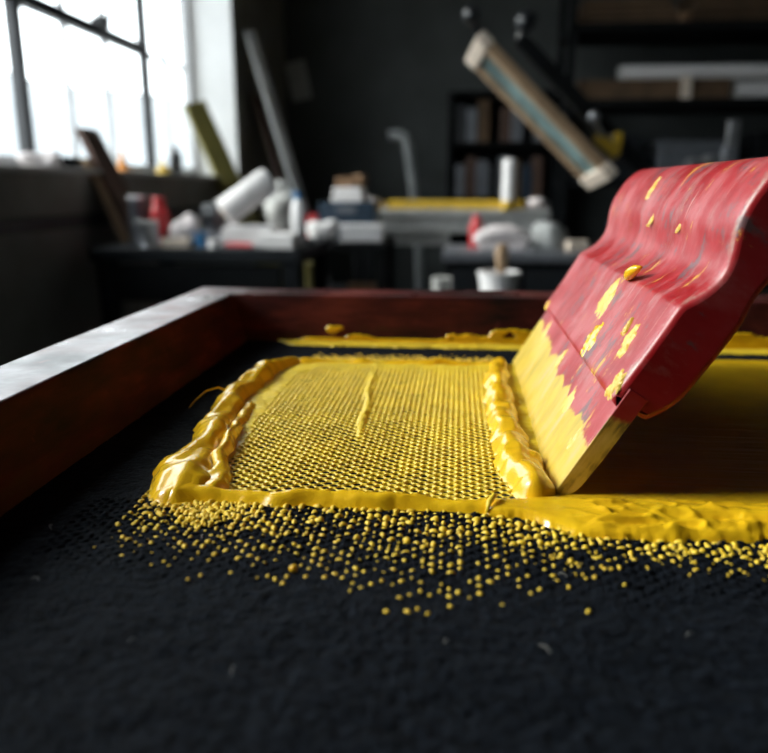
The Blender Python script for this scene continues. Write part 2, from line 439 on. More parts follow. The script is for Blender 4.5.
# ================================================================== THE WORK TABLE AND THE SCREEN FRAME
XI0, XI1 = -0.167, 0.300       # inner foot of the side rails
YI0, YI1 = -0.030, 0.577       # inner foot of the end rails
HR = 0.037                     # rail height above the mesh
tb = thing('work_table', 'black work table under the wooden screen frame', 'table', (0.066, 0.28, 0))
MB().box((0, 0, 0.875), (0.58, 0.72, 0.03)).build('tabletop', 'black', tb, 0.004)
for sx in (-1, 1):
    for sy in (-1, 1):
        MB().box((sx * 0.25, sy * 0.31, 0.43), (0.045, 0.045, 0.86)).build('leg', 'black', tb, 0.004)
for sy in (-1, 1): MB().box((0, sy * 0.31, 0.82), (0.455, 0.025, 0.08)).build('apron', 'black', tb, 0.003)

frame = thing('screen_frame', 'dark red wooden screen printing frame with navy mesh and yellow ink smears', 'screen frame', (0, 0, ZT))
# rails: trapezoid section mitred at the corners; inner foot, inner top, outer top, outer foot
sec = [(0.0, -0.008), (0.0075, 0.016), (0.0142, HR - 0.001), (0.0152, HR), (0.052, HR), (0.054, HR - 0.003), (0.056, -0.008)]
corners = [(XI0, YI0, -1, -1), (XI0, YI1, -1, 1), (XI1, YI1, 1, 1), (XI1, YI0, 1, -1)]
wob = Noise2(21)
for a in range(4):
    A = corners[a]; B = corners[(a + 1) % 4]
    vs = []; fs = []; ns = 60
    endrail = a in (1, 3)
    for i in range(ns + 1):
        t = i / ns
        for k, (o_, z) in enumerate(sec):
            oo = o_ if not endrail else {0.0142: 0.004, 0.0152: 0.005, 0.0075: 0.0022}.get(o_, o_ - 0.008 if o_ > 0.02 else o_)
            off = 0.0007 * (float(wob.fbm(np.array(t * 9 + a * 30.0), np.array(k * 1.7), 3)) - 0.5) if 0 < i < ns else 0
            ooA = o_; 
            sideo = o_; endo = {0.0142: 0.004, 0.0152: 0.005, 0.0075: 0.0022}.get(o_, o_ - 0.008 if o_ > 0.02 else o_)
            pa = Vector((A[0] + A[2] * sideo, A[1] + A[3] * endo, z)); pb = Vector((B[0] + B[2] * sideo, B[1] + B[3] * endo, z))
            p = pa.lerp(pb, t)
            p.z += off * (1 if k in (2, 3, 4) else 0)
            if endrail: p.y += off * 1.2
            else: p.x += off * 1.2
            vs.append(p)
    L = len(sec)
    for i in range(ns):
        for k in range(L):
            k2 = (k + 1) % L
            fs.append((i * L + k, i * L + k2, (i + 1) * L + k2, (i + 1) * L + k))
    fs.append(tuple(range(L))); fs.append(tuple(ns * L + k for k in range(L - 1, -1, -1)))
    MB().add(vs, fs).build('rail', 'rail', frame, bevel=0.0008)
# the stretched mesh
FS = 0.0009
xs = np.arange(XI0 - 0.004, XI1 + 0.0045, FS); ys = np.arange(YI0 - 0.004, YI1 + 0.0045, FS)
X, Y = np.meshgrid(xs, ys); nf = Noise2(3)
fore = sstep(0.215, 0.16, Y)
hz = 0.0026 * (nf.fbm(X * 40 + Y * 26, Y * 62 - X * 12, 3) - 0.5) * fore
grain = gnoise(X.shape, 1.0, 1.0, 901) * 0.00017 + gnoise(X.shape, 2.6, 2.0, 902) * 0.00012
hz = hz + np.where(Y < 0.235, grain, np.minimum(grain, 0) - 0.0001) 
height_sheet('stretched_mesh', 'fabric', frame, xs, ys, hz + 1.0, z0=-1.0)

# ------------------------------------------------------------------ INK
PX, PY = 0.00305, 0.0048
def lattice_dist(X, Y):
    """distance (in cell units) to the nearest opening of the staggered mesh, and that cell's index"""
    best = np.full(X.shape, 9.0); bi = np.zeros(X.shape, int); bj = np.zeros(X.shape, int)
    for s in (0, 1):
        i = np.round((X / PX - s) / 2) * 2 + s
        j = np.round(Y / PY - 0.5 * s)
        d = np.hypot((X - i * PX) / PX, (Y - (j + 0.5 * s) * PY) / PY * 1.45)
        u = d < best
        best = np.where(u, d, best); bi = np.where(u, i, bi).astype(int); bj = np.where(u, j, bj).astype(int)
    return best, bi, bj
cellr = np.random.default_rng(8).random((512, 512))
na, nb_, nc = Noise2(31), Noise2(32), Noise2(33)

ink = thing('ink_print', 'wet yellow ink print with mesh holes and thick ridges left of the red squeegee', 'ink', (0, 0, ZT))
# printed film, with the open cells of the mesh showing through
xs = np.arange(-0.128, 0.046, 0.00036)
ys = [0.262]
while ys[-1] < 0.522: ys.append(ys[-1] + 0.00036 * max(1, (ys[-1] / 0.30) ** 1.1))
ys = np.array(ys)
X, Y = np.meshgrid(xs, ys)
Xw = X + 0.0005 * (na.fbm(X * 160, Y * 160, 2) - 0.5); Yw = Y + 0.0005 * (nb_.fbm(X * 160, Y * 160, 2) - 0.5)
d, bi, bj = lattice_dist(Xw, Yw)
cr = cellr[bi % 512, bj % 512]
colr = cellr[(bi * 7) % 512, 3]
fill = nb_.fbm(X * 26, Y * 14, 3)
rad = 0.50 + 0.08 * (cr - 0.5) - 0.16 * np.clip(fill - 0.50, 0, 1) * 2 - 0.09 * sstep(0.36, 0.47, Y)
rad -= 0.16 * sstep(0.018, 0.034, X) * (cr) + 0.5 * sstep(0.024, 0.032, X)            # fuller next to the blade
rad -= 0.10 * np.exp(-((X - (-0.010)) / 0.022) ** 2) * (colr - 0.2)
streak_x = -0.046 - 0.03 * (Y - 0.34) / 0.14 * 0.3
stk = np.exp(-((X - streak_x + 0.0008 * np.sin(Y * 90)) / 0.0016) ** 2) * sstep(0.335, 0.36, Y) * sstep(0.49, 0.46, Y)
rad -= 0.6 * stk
left_in = np.interp(Y, [0.26, 0.29, 0.33, 0.38, 0.42, 0.46, 0.50], [-0.101, -0.1045, -0.108, -0.112, -0.113, -0.111, -0.098]) + 0.006 * (na.fbm(Y * 60, X * 0 + 2, 2) - 0.5)
rad -= 0.9 * sstep(left_in + 0.009, left_in + 0.002, X + 0.004 * (nc.n(X * 300, Y * 900) - 0.5)) * sstep(0.275, 0.29, Y)
rad -= 0.35 * sstep(0.478, 0.50, Y)
edge = (d - np.maximum(rad, -0.2)) * 1.0
hfilm = np.where(rad < 0.05, 1.0, np.clip(edge / 0.20, -1, 1))
hfilm = 0.00075 * np.sign(hfilm) * np.sqrt(np.abs(hfilm)) + 0.00012 * (nc.fbm(X * 400, Y * 400, 2) - 0.5)
hfilm += 0.0007 * stk
solid = np.where(rad < 0.08, 1.0, 0.25)
hfilm = np.where(hfilm > 0, hfilm + solid * (0.00022 * gnoise(X.shape, 9, 2.2, 501) + 0.00010 * gnoise(X.shape, 3, 1.6, 502)) + 0.00012 * gnoise(X.shape, 6, 6, 503), hfilm)
inside = (X > -0.124) & (X < 0.044) & (Y > 0.264) & (Y < 0.512 + 0.006 * (na.fbm(X * 120, Y * 0, 3) - 0.5))
hfilm = np.where(inside, hfilm, -0.001)
height_sheet('printed_film', 'ink_film', ink, xs, ys, hfilm)

def ridge(name, path, step, base_amp, seed, m='ink', wrinkle=0.35, parent=None, lump=0.55, edge_n=0.35, ystep=None, soft=0.0008, along='y'):
    """a squeezed-out bead following a path of (x, y, half_width, height); offset crest, lumps and folds"""
    P = np.array(path)
    # resample
    T = [0]
    for k in range(1, len(P)): T.append(T[-1] + math.hypot(*(P[k, :2] - P[k - 1, :2])))
    T = np.array(T); tt = np.linspace(0, T[-1], max(30, int(T[-1] / 0.0012)))
    def cr(c):
        # smooth interpolation
        return np.interp(tt, T, P[:, c])
    Q = np.stack([cr(0), cr(1), cr(2), cr(3)], -1)
    kk = np.ones(9) / 9
    for c in range(4):
        e = np.pad(Q[:, c], 4, mode='edge'); Q[:, c] = np.convolve(e, kk, 'valid')
    g1, g2 = Noise2(seed), Noise2(seed + 100)
    x0, y0 = Q[:, 0].min() - 0.02, Q[:, 1].min() - 0.02; x1, y1 = Q[:, 0].max() + 0.02, Q[:, 1].max() + 0.02
    xs = np.arange(x0, x1, step); ys = np.arange(y0, y1, ystep or step)
    X, Y = np.meshgrid(xs, ys)
    ys_ = ystep or step
    iso = lambda sg, k: gnoise(X.shape, sg / step, sg / ys_, seed * 7 + k)
    alx, aly = (0.0022, 0.0080) if along == 'y' else (0.0080, 0.0022)
    flow = gnoise(X.shape, alx / step, aly / ys_, seed * 7 + 5)
    wx = X + 0.0013 * iso(0.0055, 1) + 0.0002 * iso(0.0018, 2); wy = Y + 0.0013 * iso(0.0055, 3) + 0.0002 * iso(0.0018, 4)
    H = np.full(X.shape, -1.0); S = np.zeros(X.shape); D = np.full(X.shape, 9.0)
    for k in range(0, len(Q)):
        qx, qy, w, hh = Q[k]
        lw = w * (1 + edge_n * (float(g1.fbm(np.array(tt[k] * 140.0), np.array(1.5), 3)) - 0.5) * 2)
        lh = hh * (1 + lump * (float(g2.fbm(np.array(tt[k] * 95.0), np.array(7.5), 3)) - 0.5) * 2)
        i0 = np.searchsorted(xs, qx - lw * 1.6 - 0.004); i1 = np.searchsorted(xs, qx + lw * 1.6 + 0.004)
        j0 = np.searchsorted(ys, qy - lw * 1.6 - 0.004); j1 = np.searchsorted(ys, qy + lw * 1.6 + 0.004)
        sl = (slice(j0, j1), slice(i0, i1))
        r = np.hypot(wx[sl] - qx, wy[sl] - qy) / lw
        prof = np.where(r < 1, np.sqrt(np.maximum(0, 1 - r ** 2.2)), -(r - 1) * 0.6) * lh
        H[sl] = np.maximum(H[sl], prof)
    H = np.maximum(H, -0.0012)
    H = blur(H, soft / step, soft / ys_)
    crease = np.exp(-(gnoise(X.shape, alx * 1.3 / step, aly * 1.3 / ys_, seed * 7 + 6) / 0.16) ** 2)
    Hp = np.clip(H, 0, 0.004)
    H = np.where(H > 0, H + Hp * wrinkle * (0.17 * flow + 0.07 * iso(0.0030, 8) - 0.13 * crease * np.clip(iso(0.008, 9), 0, 1.2)), H)
    H = blur(H, 0.0004 / step, 0.0004 / ys_)
    return height_sheet(name, m, parent or ink, xs, ys, H)

# left ridge (from the near corner to the far corner), front, blade-side and far ridges
ridge('ink_ridge', [(-0.109, 0.270, 0.0125, 0.0062), (-0.1135, 0.281, 0.0125, 0.0080), (-0.1175, 0.298, 0.0100, 0.0072), (-0.1185, 0.318, 0.0085, 0.0060), (-0.121, 0.340, 0.0085, 0.0064),
               (-0.124, 0.365, 0.0080, 0.0062), (-0.127, 0.390, 0.0085, 0.0066), (-0.1285, 0.412, 0.0085, 0.0078), (-0.127, 0.435, 0.0085, 0.0066), (-0.126, 0.455, 0.0085, 0.0084), (-0.1255, 0.470, 0.0080, 0.0080),
               (-0.121, 0.486, 0.0065, 0.0056), (-0.116, 0.497, 0.0065, 0.0066), (-0.108, 0.504, 0.0055, 0.0036)], 0.0005, 1, 41, wrinkle=1.0, lump=0.30, soft=0.0012)
# a second, lower fold along the inner side of that bead
ridge('ink_ridge', [(-0.099, 0.272, 0.0070, 0.0050), (-0.1025, 0.288, 0.0050, 0.0042), (-0.1055, 0.305, 0.0040, 0.0052), (-0.1075, 0.325, 0.0036, 0.0058), (-0.110, 0.345, 0.0036, 0.0048), (-0.113, 0.372, 0.0034, 0.0034), (-0.116, 0.395, 0.0040, 0.0026)],
      0.0005, 1, 47, wrinkle=1.0, lump=0.4, soft=0.0008, edge_n=0.5)
ridge('ink_ridge', [(-0.112, 0.267, 0.0075, 0.0060), (-0.098, 0.2665, 0.0050, 0.0038), (-0.090, 0.266, 0.0042, 0.0030), (-0.075, 0.267, 0.0046, 0.0040), (-0.055, 0.2670, 0.0046, 0.0046),
               (-0.030, 0.2665, 0.0044, 0.0044), (-0.010, 0.2672, 0.0042, 0.0042), (0.006, 0.2675, 0.0042, 0.0038), (0.016, 0.268, 0.0046, 0.0036)], 0.0004, 1, 52, wrinkle=1.1, lump=0.55, edge_n=0.32, soft=0.0009, along='x')
ridge('ink_ridge', [(0.0335, 0.281, 0.0075, 0.0080), (0.031, 0.295, 0.0080, 0.0090), (0.029, 0.312, 0.0080, 0.0085), (0.027, 0.330, 0.0085, 0.0085), (0.0275, 0.345, 0.0075, 0.0070), (0.0265, 0.365, 0.0080, 0.0080),
               (0.026, 0.39, 0.0075, 0.0075), (0.0255, 0.42, 0.0080, 0.0085), (0.0265, 0.45, 0.0075, 0.0070), (0.0275, 0.48, 0.0070, 0.0065), (0.030, 0.51, 0.0060, 0.0050)], 0.0005, 1, 63, wrinkle=1.0, lump=0.25, soft=0.0011)
ridge('ink_ridge', [(-0.108, 0.502, 0.0050, 0.0030), (-0.085, 0.505, 0.0030, 0.0014), (-0.070, 0.504, 0.0050, 0.0034), (-0.06, 0.505, 0.0040, 0.0022), (-0.05, 0.5055, 0.0030, 0.0016), (-0.03, 0.506, 0.0038, 0.0034), (-0.01, 0.5065, 0.0040, 0.0038), (0.01, 0.506, 0.0035, 0.0022), (0.03, 0.507, 0.004, 0.003)],
      0.0006, 1, 74, wrinkle=0.6, lump=0.5, along='x')
# a stray strand hanging off the left ridge, the lip where the front ridge folds over
st = MB().tube([(-0.131, 0.405, 0.005), (-0.137, 0.404, 0.0075), (-0.143, 0.400, 0.0065), (-0.147, 0.392, 0.003), (-0.1485, 0.386, 0.0003)], [0.0008, 0.0005, 0.0004, 0.0003, 0.0002], 8)
st.build('ink_strand', 'ink', ink, smooth=True)
MB().tube([(0.0130, 0.2610, 0.0012), (0.0140, 0.2640, 0.0042), (0.0158, 0.2675, 0.0052), (0.0172, 0.2710, 0.0044)], [0.0006, 0.0011, 0.0011, 0.0005], 8).build('ink_strand', 'ink_film', ink, smooth=True)

# flooded ink behind the blade
flood = thing('ink_flood', 'brushed yellow ink pool with a thick front band behind the squeegee', 'ink', (0, 0, ZT))
xs = np.arange(0.030, 0.262, 0.0008); ys = np.arange(0.262, 0.545, 0.0008)
X, Y = np.meshgrid(xs, ys)
lo_e = 0.270; hi_e = 0.532 + 0.004 * (na.fbm(X * 60, Y * 0 + 3, 3) - 0.5) - 0.02 * sstep(0.10, 0.03, X)
hf_ = 0.0012 + 0.0005 * (na.fbm(X * 14, Y * 420, 3) - 0.5) + 0.0006 * (nb_.fbm(X * 30, Y * 60, 3) - 0.5)
ed = np.minimum(np.minimum(Y - lo_e, hi_e - Y), np.minimum(X - 0.0405, 0.256 + 0.004 * (nc.fbm(X * 0, Y * 90, 3) - 0.5) - X))
hf_ = np.where(ed > 0, hf_ * np.sqrt(np.clip(ed / 0.003, 0, 1)) + 0.0018 * np.exp(-((hi_e - Y - 0.004) / 0.003) ** 2), -0.001)
height_sheet('ink_pool', 'ink_flood', flood, xs, ys, hf_)
xs = np.arange(0.010, 0.262, 0.00045); ys = np.arange(0.236, 0.292, 0.00045)
X, Y = np.meshgrid(xs, ys)
ybot = 0.2605 - 0.0145 * sstep(0.018, 0.052, X) + 0.004 * sstep(0.07, 0.13, X) + 0.0035 * (na.fbm(X * 200, Y * 30, 4) - 0.5)
ytop = 0.272 + 0.008 * sstep(0.012, 0.045, X) - 0.0008 * np.sin(X * 60)
mid = (Y - ybot) / (ytop - ybot)
env = np.where((mid > 0) & (mid < 1), np.clip(mid * 6, 0, 1) ** 0.5 * np.clip((1 - mid) * 7, 0, 1) ** 0.5, -1)
wr = (1 - np.abs(nb_.fbm(X * 70 + Y * 40, Y * 190, 2) - 0.5) * 2) ** 5
wr2 = (1 - np.abs(nc.fbm(X * 110 - Y * 60, Y * 250, 2) - 0.5) * 2) ** 5
ww = sstep(0.035, 0.06, X) * sstep(0.95, 0.6, mid)
hb = 0.0030 + 0.0020 * wr * ww + 0.0009 * wr2 * ww + 0.0022 * (na.fbm(X * 60, Y * 110, 4) - 0.5) * ww + 0.0005 * (1 - ww) * (na.fbm(X * 30, Y * 200, 2) - 0.5)
hb += ww * (0.00042 * gnoise(X.shape, 9, 2.2, 711) + 0.00022 * gnoise(X.shape, 3.5, 1.6, 712))
hb -= 0.0022 * np.exp(-((Y - 0.2605 - 0.03 * (X - 0.085)) / 0.0022) ** 2) * sstep(0.070, 0.085, X) * sstep(0.115, 0.10, X)
lx = np.clip((X - 0.0125) / 0.004, 0, 1)
hb = blur(np.where((env > 0) & (lx > 0), hb * env * np.sqrt(lx), -0.001), 1.3, 1.3)
height_sheet('ink_band', 'ink', flood, xs, ys, hb)

# dots of ink pushed through the mesh in front of and beyond the print
vs = []; fs = []
def dot(x, y, r, hgt, rr):
    n = 9; b0 = len(vs); ax = rr.uniform(0.8, 1.25); ph = rr.uniform(0, 6)
    rings = [(1.0, -0.02), (0.92, 0.35), (0.62, 0.78), (0.25, 0.98)]
    for f_, z in rings:
        for k in range(n):
            a = 2 * PI * k / n
            q = r * f_ * (1 + 0.16 * math.sin(2 * a + ph) + 0.10 * math.sin(3 * a + 2 * ph))
            vs.append((x + q * math.cos(a) * ax, y + q * math.sin(a) / ax, z * hgt))
    vs.append((x, y, hgt))
    for i in range(3):
        for k in range(n):
            fs.append((b0 + i * n + k, b0 + i * n + (k + 1) % n, b0 + (i + 1) * n + (k + 1) % n, b0 + (i + 1) * n + k))
    for k in range(n): fs.append((b0 + 3 * n + k, b0 + 3 * n + (k + 1) % n, b0 + 4 * n))
rr = random.Random(4)
kn = random.Random(9)
for i in range(-46, 58):          # woven knots of the mesh, bare of ink, around the print
    for j in range(39, 56):
        x, y = i * PX + kn.gauss(0, 0.0001), (j + 0.5 * (i % 2)) * PY + kn.gauss(0, 0.0001)
        if y > 0.262 or kn.random() < sstep(0.215, 0.198, y): continue
        dot(x, y, PX * kn.uniform(0.40, 0.52), 0.00075 * kn.uniform(0.6, 1.1) * float(sstep(0.192, 0.225, y)), kn)
o = MB().add(vs, fs).build('mesh_knots', 'fabric', frame, smooth=True); o['kind'] = 'stuff'
vs = []; fs = []
for i in range(-48, 60):
    s = i % 2
    colw = rr.random()
    for j in range(38, 60):
        x, y = i * PX, (j + 0.5 * s) * PY
        edge_y = 0.262 if x < 0.016 else 0.262 - 0.016 * min(1, (x - 0.016) / 0.035)
        if x < -0.125 or x > 0.16 or y > edge_y + 0.001: continue
        if x < -0.105 and y > 0.262: continue
        dist = edge_y - y
        reach = (0.056 if x < 0.02 else (0.052 - (x - 0.02) * 0.80 if x < 0.06 else 0.020 + 0.014 * float(na.n(np.array(x * 60), np.array(0.4)))))
        reach += 0.012 * math.exp(-((x + 0.008) / 0.032) ** 2)
        if x < -0.085: reach *= 1 - 0.3 * (-0.085 - x) / 0.04
        t = dist / reach
        p = 1.5 if t < 0.42 else 1.25 - 1.15 * (t - 0.2)
        p *= 0.66 + 0.5 * float(nc.fbm(np.array(x * 55 + 5), np.array(y * 55), 2)) 
        if t > 1.05 or rr.random() > p: continue
        r = PX * (0.47 - 0.19 * t) * rr.uniform(0.55, 1.15)
        dot(x + rr.gauss(0, PX * 0.06), y + rr.gauss(0, PY * 0.06), r, r * rr.uniform(0.45, 0.75) + 0.0003, rr)
        if t < 0.5 and rr.random() < 0.22 * (1 - t):     # runs joining two dots of a column
            dot(x + rr.gauss(0, 0.0002), y + PY * 0.45, r * 0.65, r * 0.6, rr)
        if t < 0.5 and colw > 0.8 and rr.random() < 0.5:
            dot(x + rr.gauss(0, 0.0003), y - PY * 0.45, r * 0.7, r * 0.6, rr)
for _ in range(190):   # crumbs spilling in front of the near corner
    x = rr.gauss(-0.094, 0.010); y = 0.262 - abs(rr.gauss(0, 0.012))
    dot(x, y, rr.uniform(0.0005, 0.0013), rr.uniform(0.0005, 0.0012), rr)
for _ in range(60):    # strays in front of the right-hand band
    x = rr.uniform(0.03, 0.13); y = 0.243 - abs(rr.gauss(0, 0.012)) - 0.004
    dot(x, y, rr.uniform(0.0004, 0.0009), rr.uniform(0.0004, 0.0008), rr)
for _ in range(900):   # fine speckle beyond the far ridge
    x = rr.uniform(-0.104, 0.03); y = 0.510 + abs(rr.gauss(0, 0.009))
    dot(x, y, rr.uniform(0.0004, 0.0011), rr.uniform(0.0004, 0.001), rr)
sp = MB().add(vs, fs).build('ink_speckle', 'ink_dot', smooth=True, loc=(0, 0, ZT))
tag(sp, 'small yellow ink dots pushed through the navy mesh around the print', 'ink dots', kind='stuff')
dr = MB().blob((0, 0, 0.0011), (0.0015, 0.0015, 0.0013), 3, 0.05, 16, 10, 0.0012).build('ink_droplet', 'ink', smooth=True, loc=(-0.0505, 0.2120, ZT))
tag(dr, 'single round yellow ink droplet on the navy mesh in front of the print', 'ink drop')
lt = MB(); lr = random.Random(15)
for _ in range(16):
    x, y = lr.uniform(-0.15, 0.12), lr.uniform(0.13, 0.25); a = lr.uniform(0, 6.28); L = lr.uniform(0.001, 0.004); b_ = lr.uniform(-0.9, 0.9)
    q = [(x + math.cos(a + b_ * t) * L * t, y + math.sin(a + b_ * t) * L * t, 0.0006 + 0.0009 * math.sin(PI * t)) for t in (0, 0.33, 0.66, 1)]
    lt.tube(q, 0.00008, 5)
o = lt.build('lint', 'lgrey', loc=(0, 0, ZT)); tag(o, 'tiny pale lint fibres scattered on the navy mesh in the foreground', 'lint', kind='stuff')
# old ink along the foot of the far rail
xs = np.arange(-0.150, 0.29, 0.0008); ys = np.arange(0.545, 0.580, 0.0008); X, Y = np.meshgrid(xs, ys)
e = 0.562 + 0.006 * (na.fbm(X * 40, Y * 0 + 1, 4) - 0.5) + 0.02 * sstep(-0.125, -0.15, X)
hs = np.where(Y > e, 0.0006 + 0.0010 * na.fbm(X * 120, Y * 160, 3), -0.001)
height_sheet('ink_smear', 'ink_film', frame, xs, ys, hs)
# and the part of it that climbs the rail's inner face
Xa = np.arange(-0.150, 0.29, 0.001); Za = np.arange(-0.002, 0.016, 0.0008); X, Z = np.meshgrid(Xa, Za)
lim = 0.0035 + 0.009 * sstep(0.42, 0.70, nb_.fbm(X * 22 + 4, Z * 40, 4)) - 0.006 * sstep(-0.115, -0.14, X)
hs = np.where(Z < lim, 0.0007 + 0.0007 * nc.fbm(X * 150, Z * 200, 3), -0.001)
o = height_sheet('ink_smear', 'ink', frame, Xa, Za, hs)
o.rotation_euler = (PI / 2, 0, 0); o.location = (0, YI1 + 0.0002, 0)

# ------------------------------------------------------------------ SQUEEGEE
SY0, SY1 = 0.2815, 0.5190
sq = thing('squeegee', 'worn red squeegee leaning in yellow ink on the screen mesh', 'squeegee', (0.040, SY0, ZT + 0.0006))
U = Vector((0.512, 0, 0.859)); W = Vector((0.859, 0, -0.512))     # up the slant, towards its back
def extr(name, prof, m, y0, y1, rnd, ny=36, jit=0.0004, seed=1, parent=sq, ang=30):
    """profile (s up the slant, t to the back) swept along Y with rounded ends; object axes = (t, y, s)"""
    g = Noise2(seed); prof = [Vector((t, s)) for s, t in prof]
    c = sum(prof, Vector((0, 0))) / len(prof)
    st_ = []
    ks = 5
    for k in range(ks + 1): a = PI / 2 * k / ks; st_.append((y0 + rnd * (1 - math.sin(a)), rnd * (1 - math.cos(a))))
    st_ = [(y0 + rnd * (1 - math.cos(PI / 2 * k / ks)), rnd * (1 - math.sin(PI / 2 * k / ks))) for k in range(ks + 1)]
    ysL = list(st_) + [(y0 + rnd + (y1 - y0 - 2 * rnd) * k / ny, 0) for k in range(1, ny)] + [(y0 + y1 - y, i) for y, i in reversed(st_)]
    n = len(prof); vs = []; fs = []
    # inward normals
    nor = []
    for k in range(n):
        e = (prof[(k + 1) % n] - prof[k - 1]).normalized(); nn = Vector((-e.y, e.x))
        if nn.dot(c - prof[k]) < 0 and True: nn = nn
        nor.append(nn)
    area = sum(prof[k].x * prof[(k + 1) % n].y - prof[(k + 1) % n].x * prof[k].y for k in range(n))
    sg = 1 if area > 0 else -1
    for y, ins in ysL:
        for k in range(n):
            p = prof[k] + nor[k] * sg * ins
            j = jit * (float(g.fbm(np.array(y * 40), np.array(k * 0.9 + 3), 3)) - 0.5) * 2
            p = p - nor[k] * sg * j
            vs.append((p.x, y, p.y))
    for i in range(len(ysL) - 1):
        for k in range(n):
            k2 = (k + 1) % n
            fs.append((i * n + k, i * n + k2, (i + 1) * n + k2, (i + 1) * n + k))
    fs.append(tuple(range(n - 1, -1, -1))); fs.append(tuple((len(ysL) - 1) * n + k for k in range(n)))
    o = MB().add(vs, fs).build(name, m, parent, smooth='auto')
    o.data.set_sharp_from_angle(angle=math.radians(ang))
    for p in o.data.polygons:
        if len(p.vertices) > 4: p.use_smooth = False
    o.matrix_local = Matrix(((W.x, 0, U.x, 0), (0, 1, 0, 0), (W.z, 0, U.z, 0), (0, 0, 0, 1)))
    return o
def smoothp(ctrl, per=6):
    """closed Catmull-Rom through control points"""
    out = []; n = len(ctrl)
    for k in range(n):
        p0, p1, p2, p3 = [np.array(ctrl[(k + q) % n]) for q in (-1, 0, 1, 2)]
        for i in range(per):
            t = i / per
            out.append(tuple(0.5 * ((2 * p1) + (-p0 + p2) * t + (2 * p0 - 5 * p1 + 4 * p2 - p3) * t * t + (-p0 + 3 * p1 - 3 * p2 + p3) * t ** 3)))
    return out
LEN = SY1 - SY0
mm = 0.001
blade = [(0, 0), (20 * mm, 0), (52 * mm, 0), (52 * mm, 8.5 * mm), (22 * mm, 8.2 * mm), (9 * mm, 7.6 * mm), (5.6 * mm, 6.6 * mm), (3.4 * mm, 5.0 * mm)]
extr('blade', blade, 'sq_blade', 0, LEN, 0.0004, jit=0.00025, seed=5)
handle = [(44.5, -1.6), (44.8, -2.8), (47, -3.6), (54, -3.4), (66, -3.0), (78, -3.1), (86.5, -3.2), (89.2, -2.4), (93, -0.4), (99, 2.0), (106, 2.7), (113, 0.8), (120, -2.6), (127, -4.6), (135, -5.0), (143, -4.4),
          (150, -1.8), (154.5, 2.5), (156, 8), (155, 15), (151, 20.5), (143, 24), (133, 25), (124, 23.5), (116, 20.5), (108, 19.0), (101, 19.4), (94, 20.6), (84, 20.8), (70, 20.4), (60, 19.8), (52.5, 17.6), (46.5, 14.2), (44.5, 11.6)]
handle = [(s * mm, t * mm) for s, t in smoothp(handle, 3)]
extr('handle', handle, 'sq_handle', 0.0005, LEN - 0.0005, 0.0028, jit=0.00012, seed=9, ang=45)
# raised flakes of half-dried ink caught on the step and edges  (s, y, size along s, size along y, t)
FR = Matrix(((W.x, 0, U.x, 0), (0, 1, 0, 0), (W.z, 0, U.z, 0), (0, 0, 0, 1)))
def flake(s, y, ls, ly, t, seed, m='ink_film', hgt=0.0012, tip=0.35):
    g = Noise2(seed); nx, ny = 30, 30; vs = []; fs = []; ok = {}
    for i in range(nx + 1):
        for j in range(ny + 1):
            u, v = i / nx * 2 - 1, j / ny * 2 - 1
            w = 1 - tip * (u + 1) / 2 * 1.6
            r = math.hypot(u, v / max(0.12, w))
            e = r + 1.35 * (float(g.fbm(np.array(u * 2.2 + 5), np.array(v * 3.5 + 5), 4)) - 0.5)
            h = hgt * (1 - e ** 2) * (0.6 + 0.8 * float(g.fbm(np.array(u * 5 + 9), np.array(v * 6 + 2), 3))) if e < 1 else -0.0004
            if e < 1: ok[(i, j)] = 1
            vs.append((t - h, y + v * ly / 2 + 0.25 * u * ly / 2, s + u * ls / 2))
    n1 = ny + 1
    for i in range(nx):
        for j in range(ny):
            if any((i + a, j + b) in ok for a in (0, 1) for b in (0, 1)):
                fs.append((i * n1 + j, i * n1 + j + 1, (i + 1) * n1 + j + 1, (i + 1) * n1 + j))
    used = sorted({q for f in fs for q in f}); mp = {q: k for k, q in enumerate(used)}
    o = MB().add([vs[q] for q in used], [tuple(mp[q] for q in f) for f in fs]).build('ink_smear', m, sq, smooth=True)
    o.matrix_local = FR
    return o
T0 = -3.3 * mm
for k, a in enumerate([(50, 8, 13, 12, T0), (55, 78, 19, 19, T0), (52, 4, 9, 6, T0), (76, 100, 24, 24, T0 + 0.2 * mm), (70, 40, 9, 5, T0), (47.5, 226, 7, 8, T0 - 0.3 * mm), (66, 28, 16, 12, T0 + 0.1 * mm),
                       (34, 120, 14, 9, 0), (27, 60, 14, 14, 0), (36, 200, 12, 14, 0), (20, 20, 12, 10, 0), (120, 120, 10, 6, -2.7 * mm), (136, 150, 14, 9, -5.0 * mm), (118, 70, 6, 4, -1.9 * mm)]):
    s, y, ls, ly, t = a
    flake(s * mm, y * mm, ls * mm, ly * mm, t, 300 + k, 'ink_dried' if k not in (1, 5) else 'ink', hgt=0.0011 if k < 8 else 0.0006)
# a curled flake standing proud of the upper step
fl = MB().tube([(-0.0034, 0.086, 0.0875), (-0.0052, 0.082, 0.0885), (-0.0066, 0.076, 0.0900), (-0.0072, 0.070, 0.0925), (-0.0066, 0.066, 0.0945)], [0.0012, 0.0024, 0.0028, 0.0022, 0.0007], 10)
o = fl.build('ink_smear', 'ink', sq, smooth=True); o.matrix_local = FR

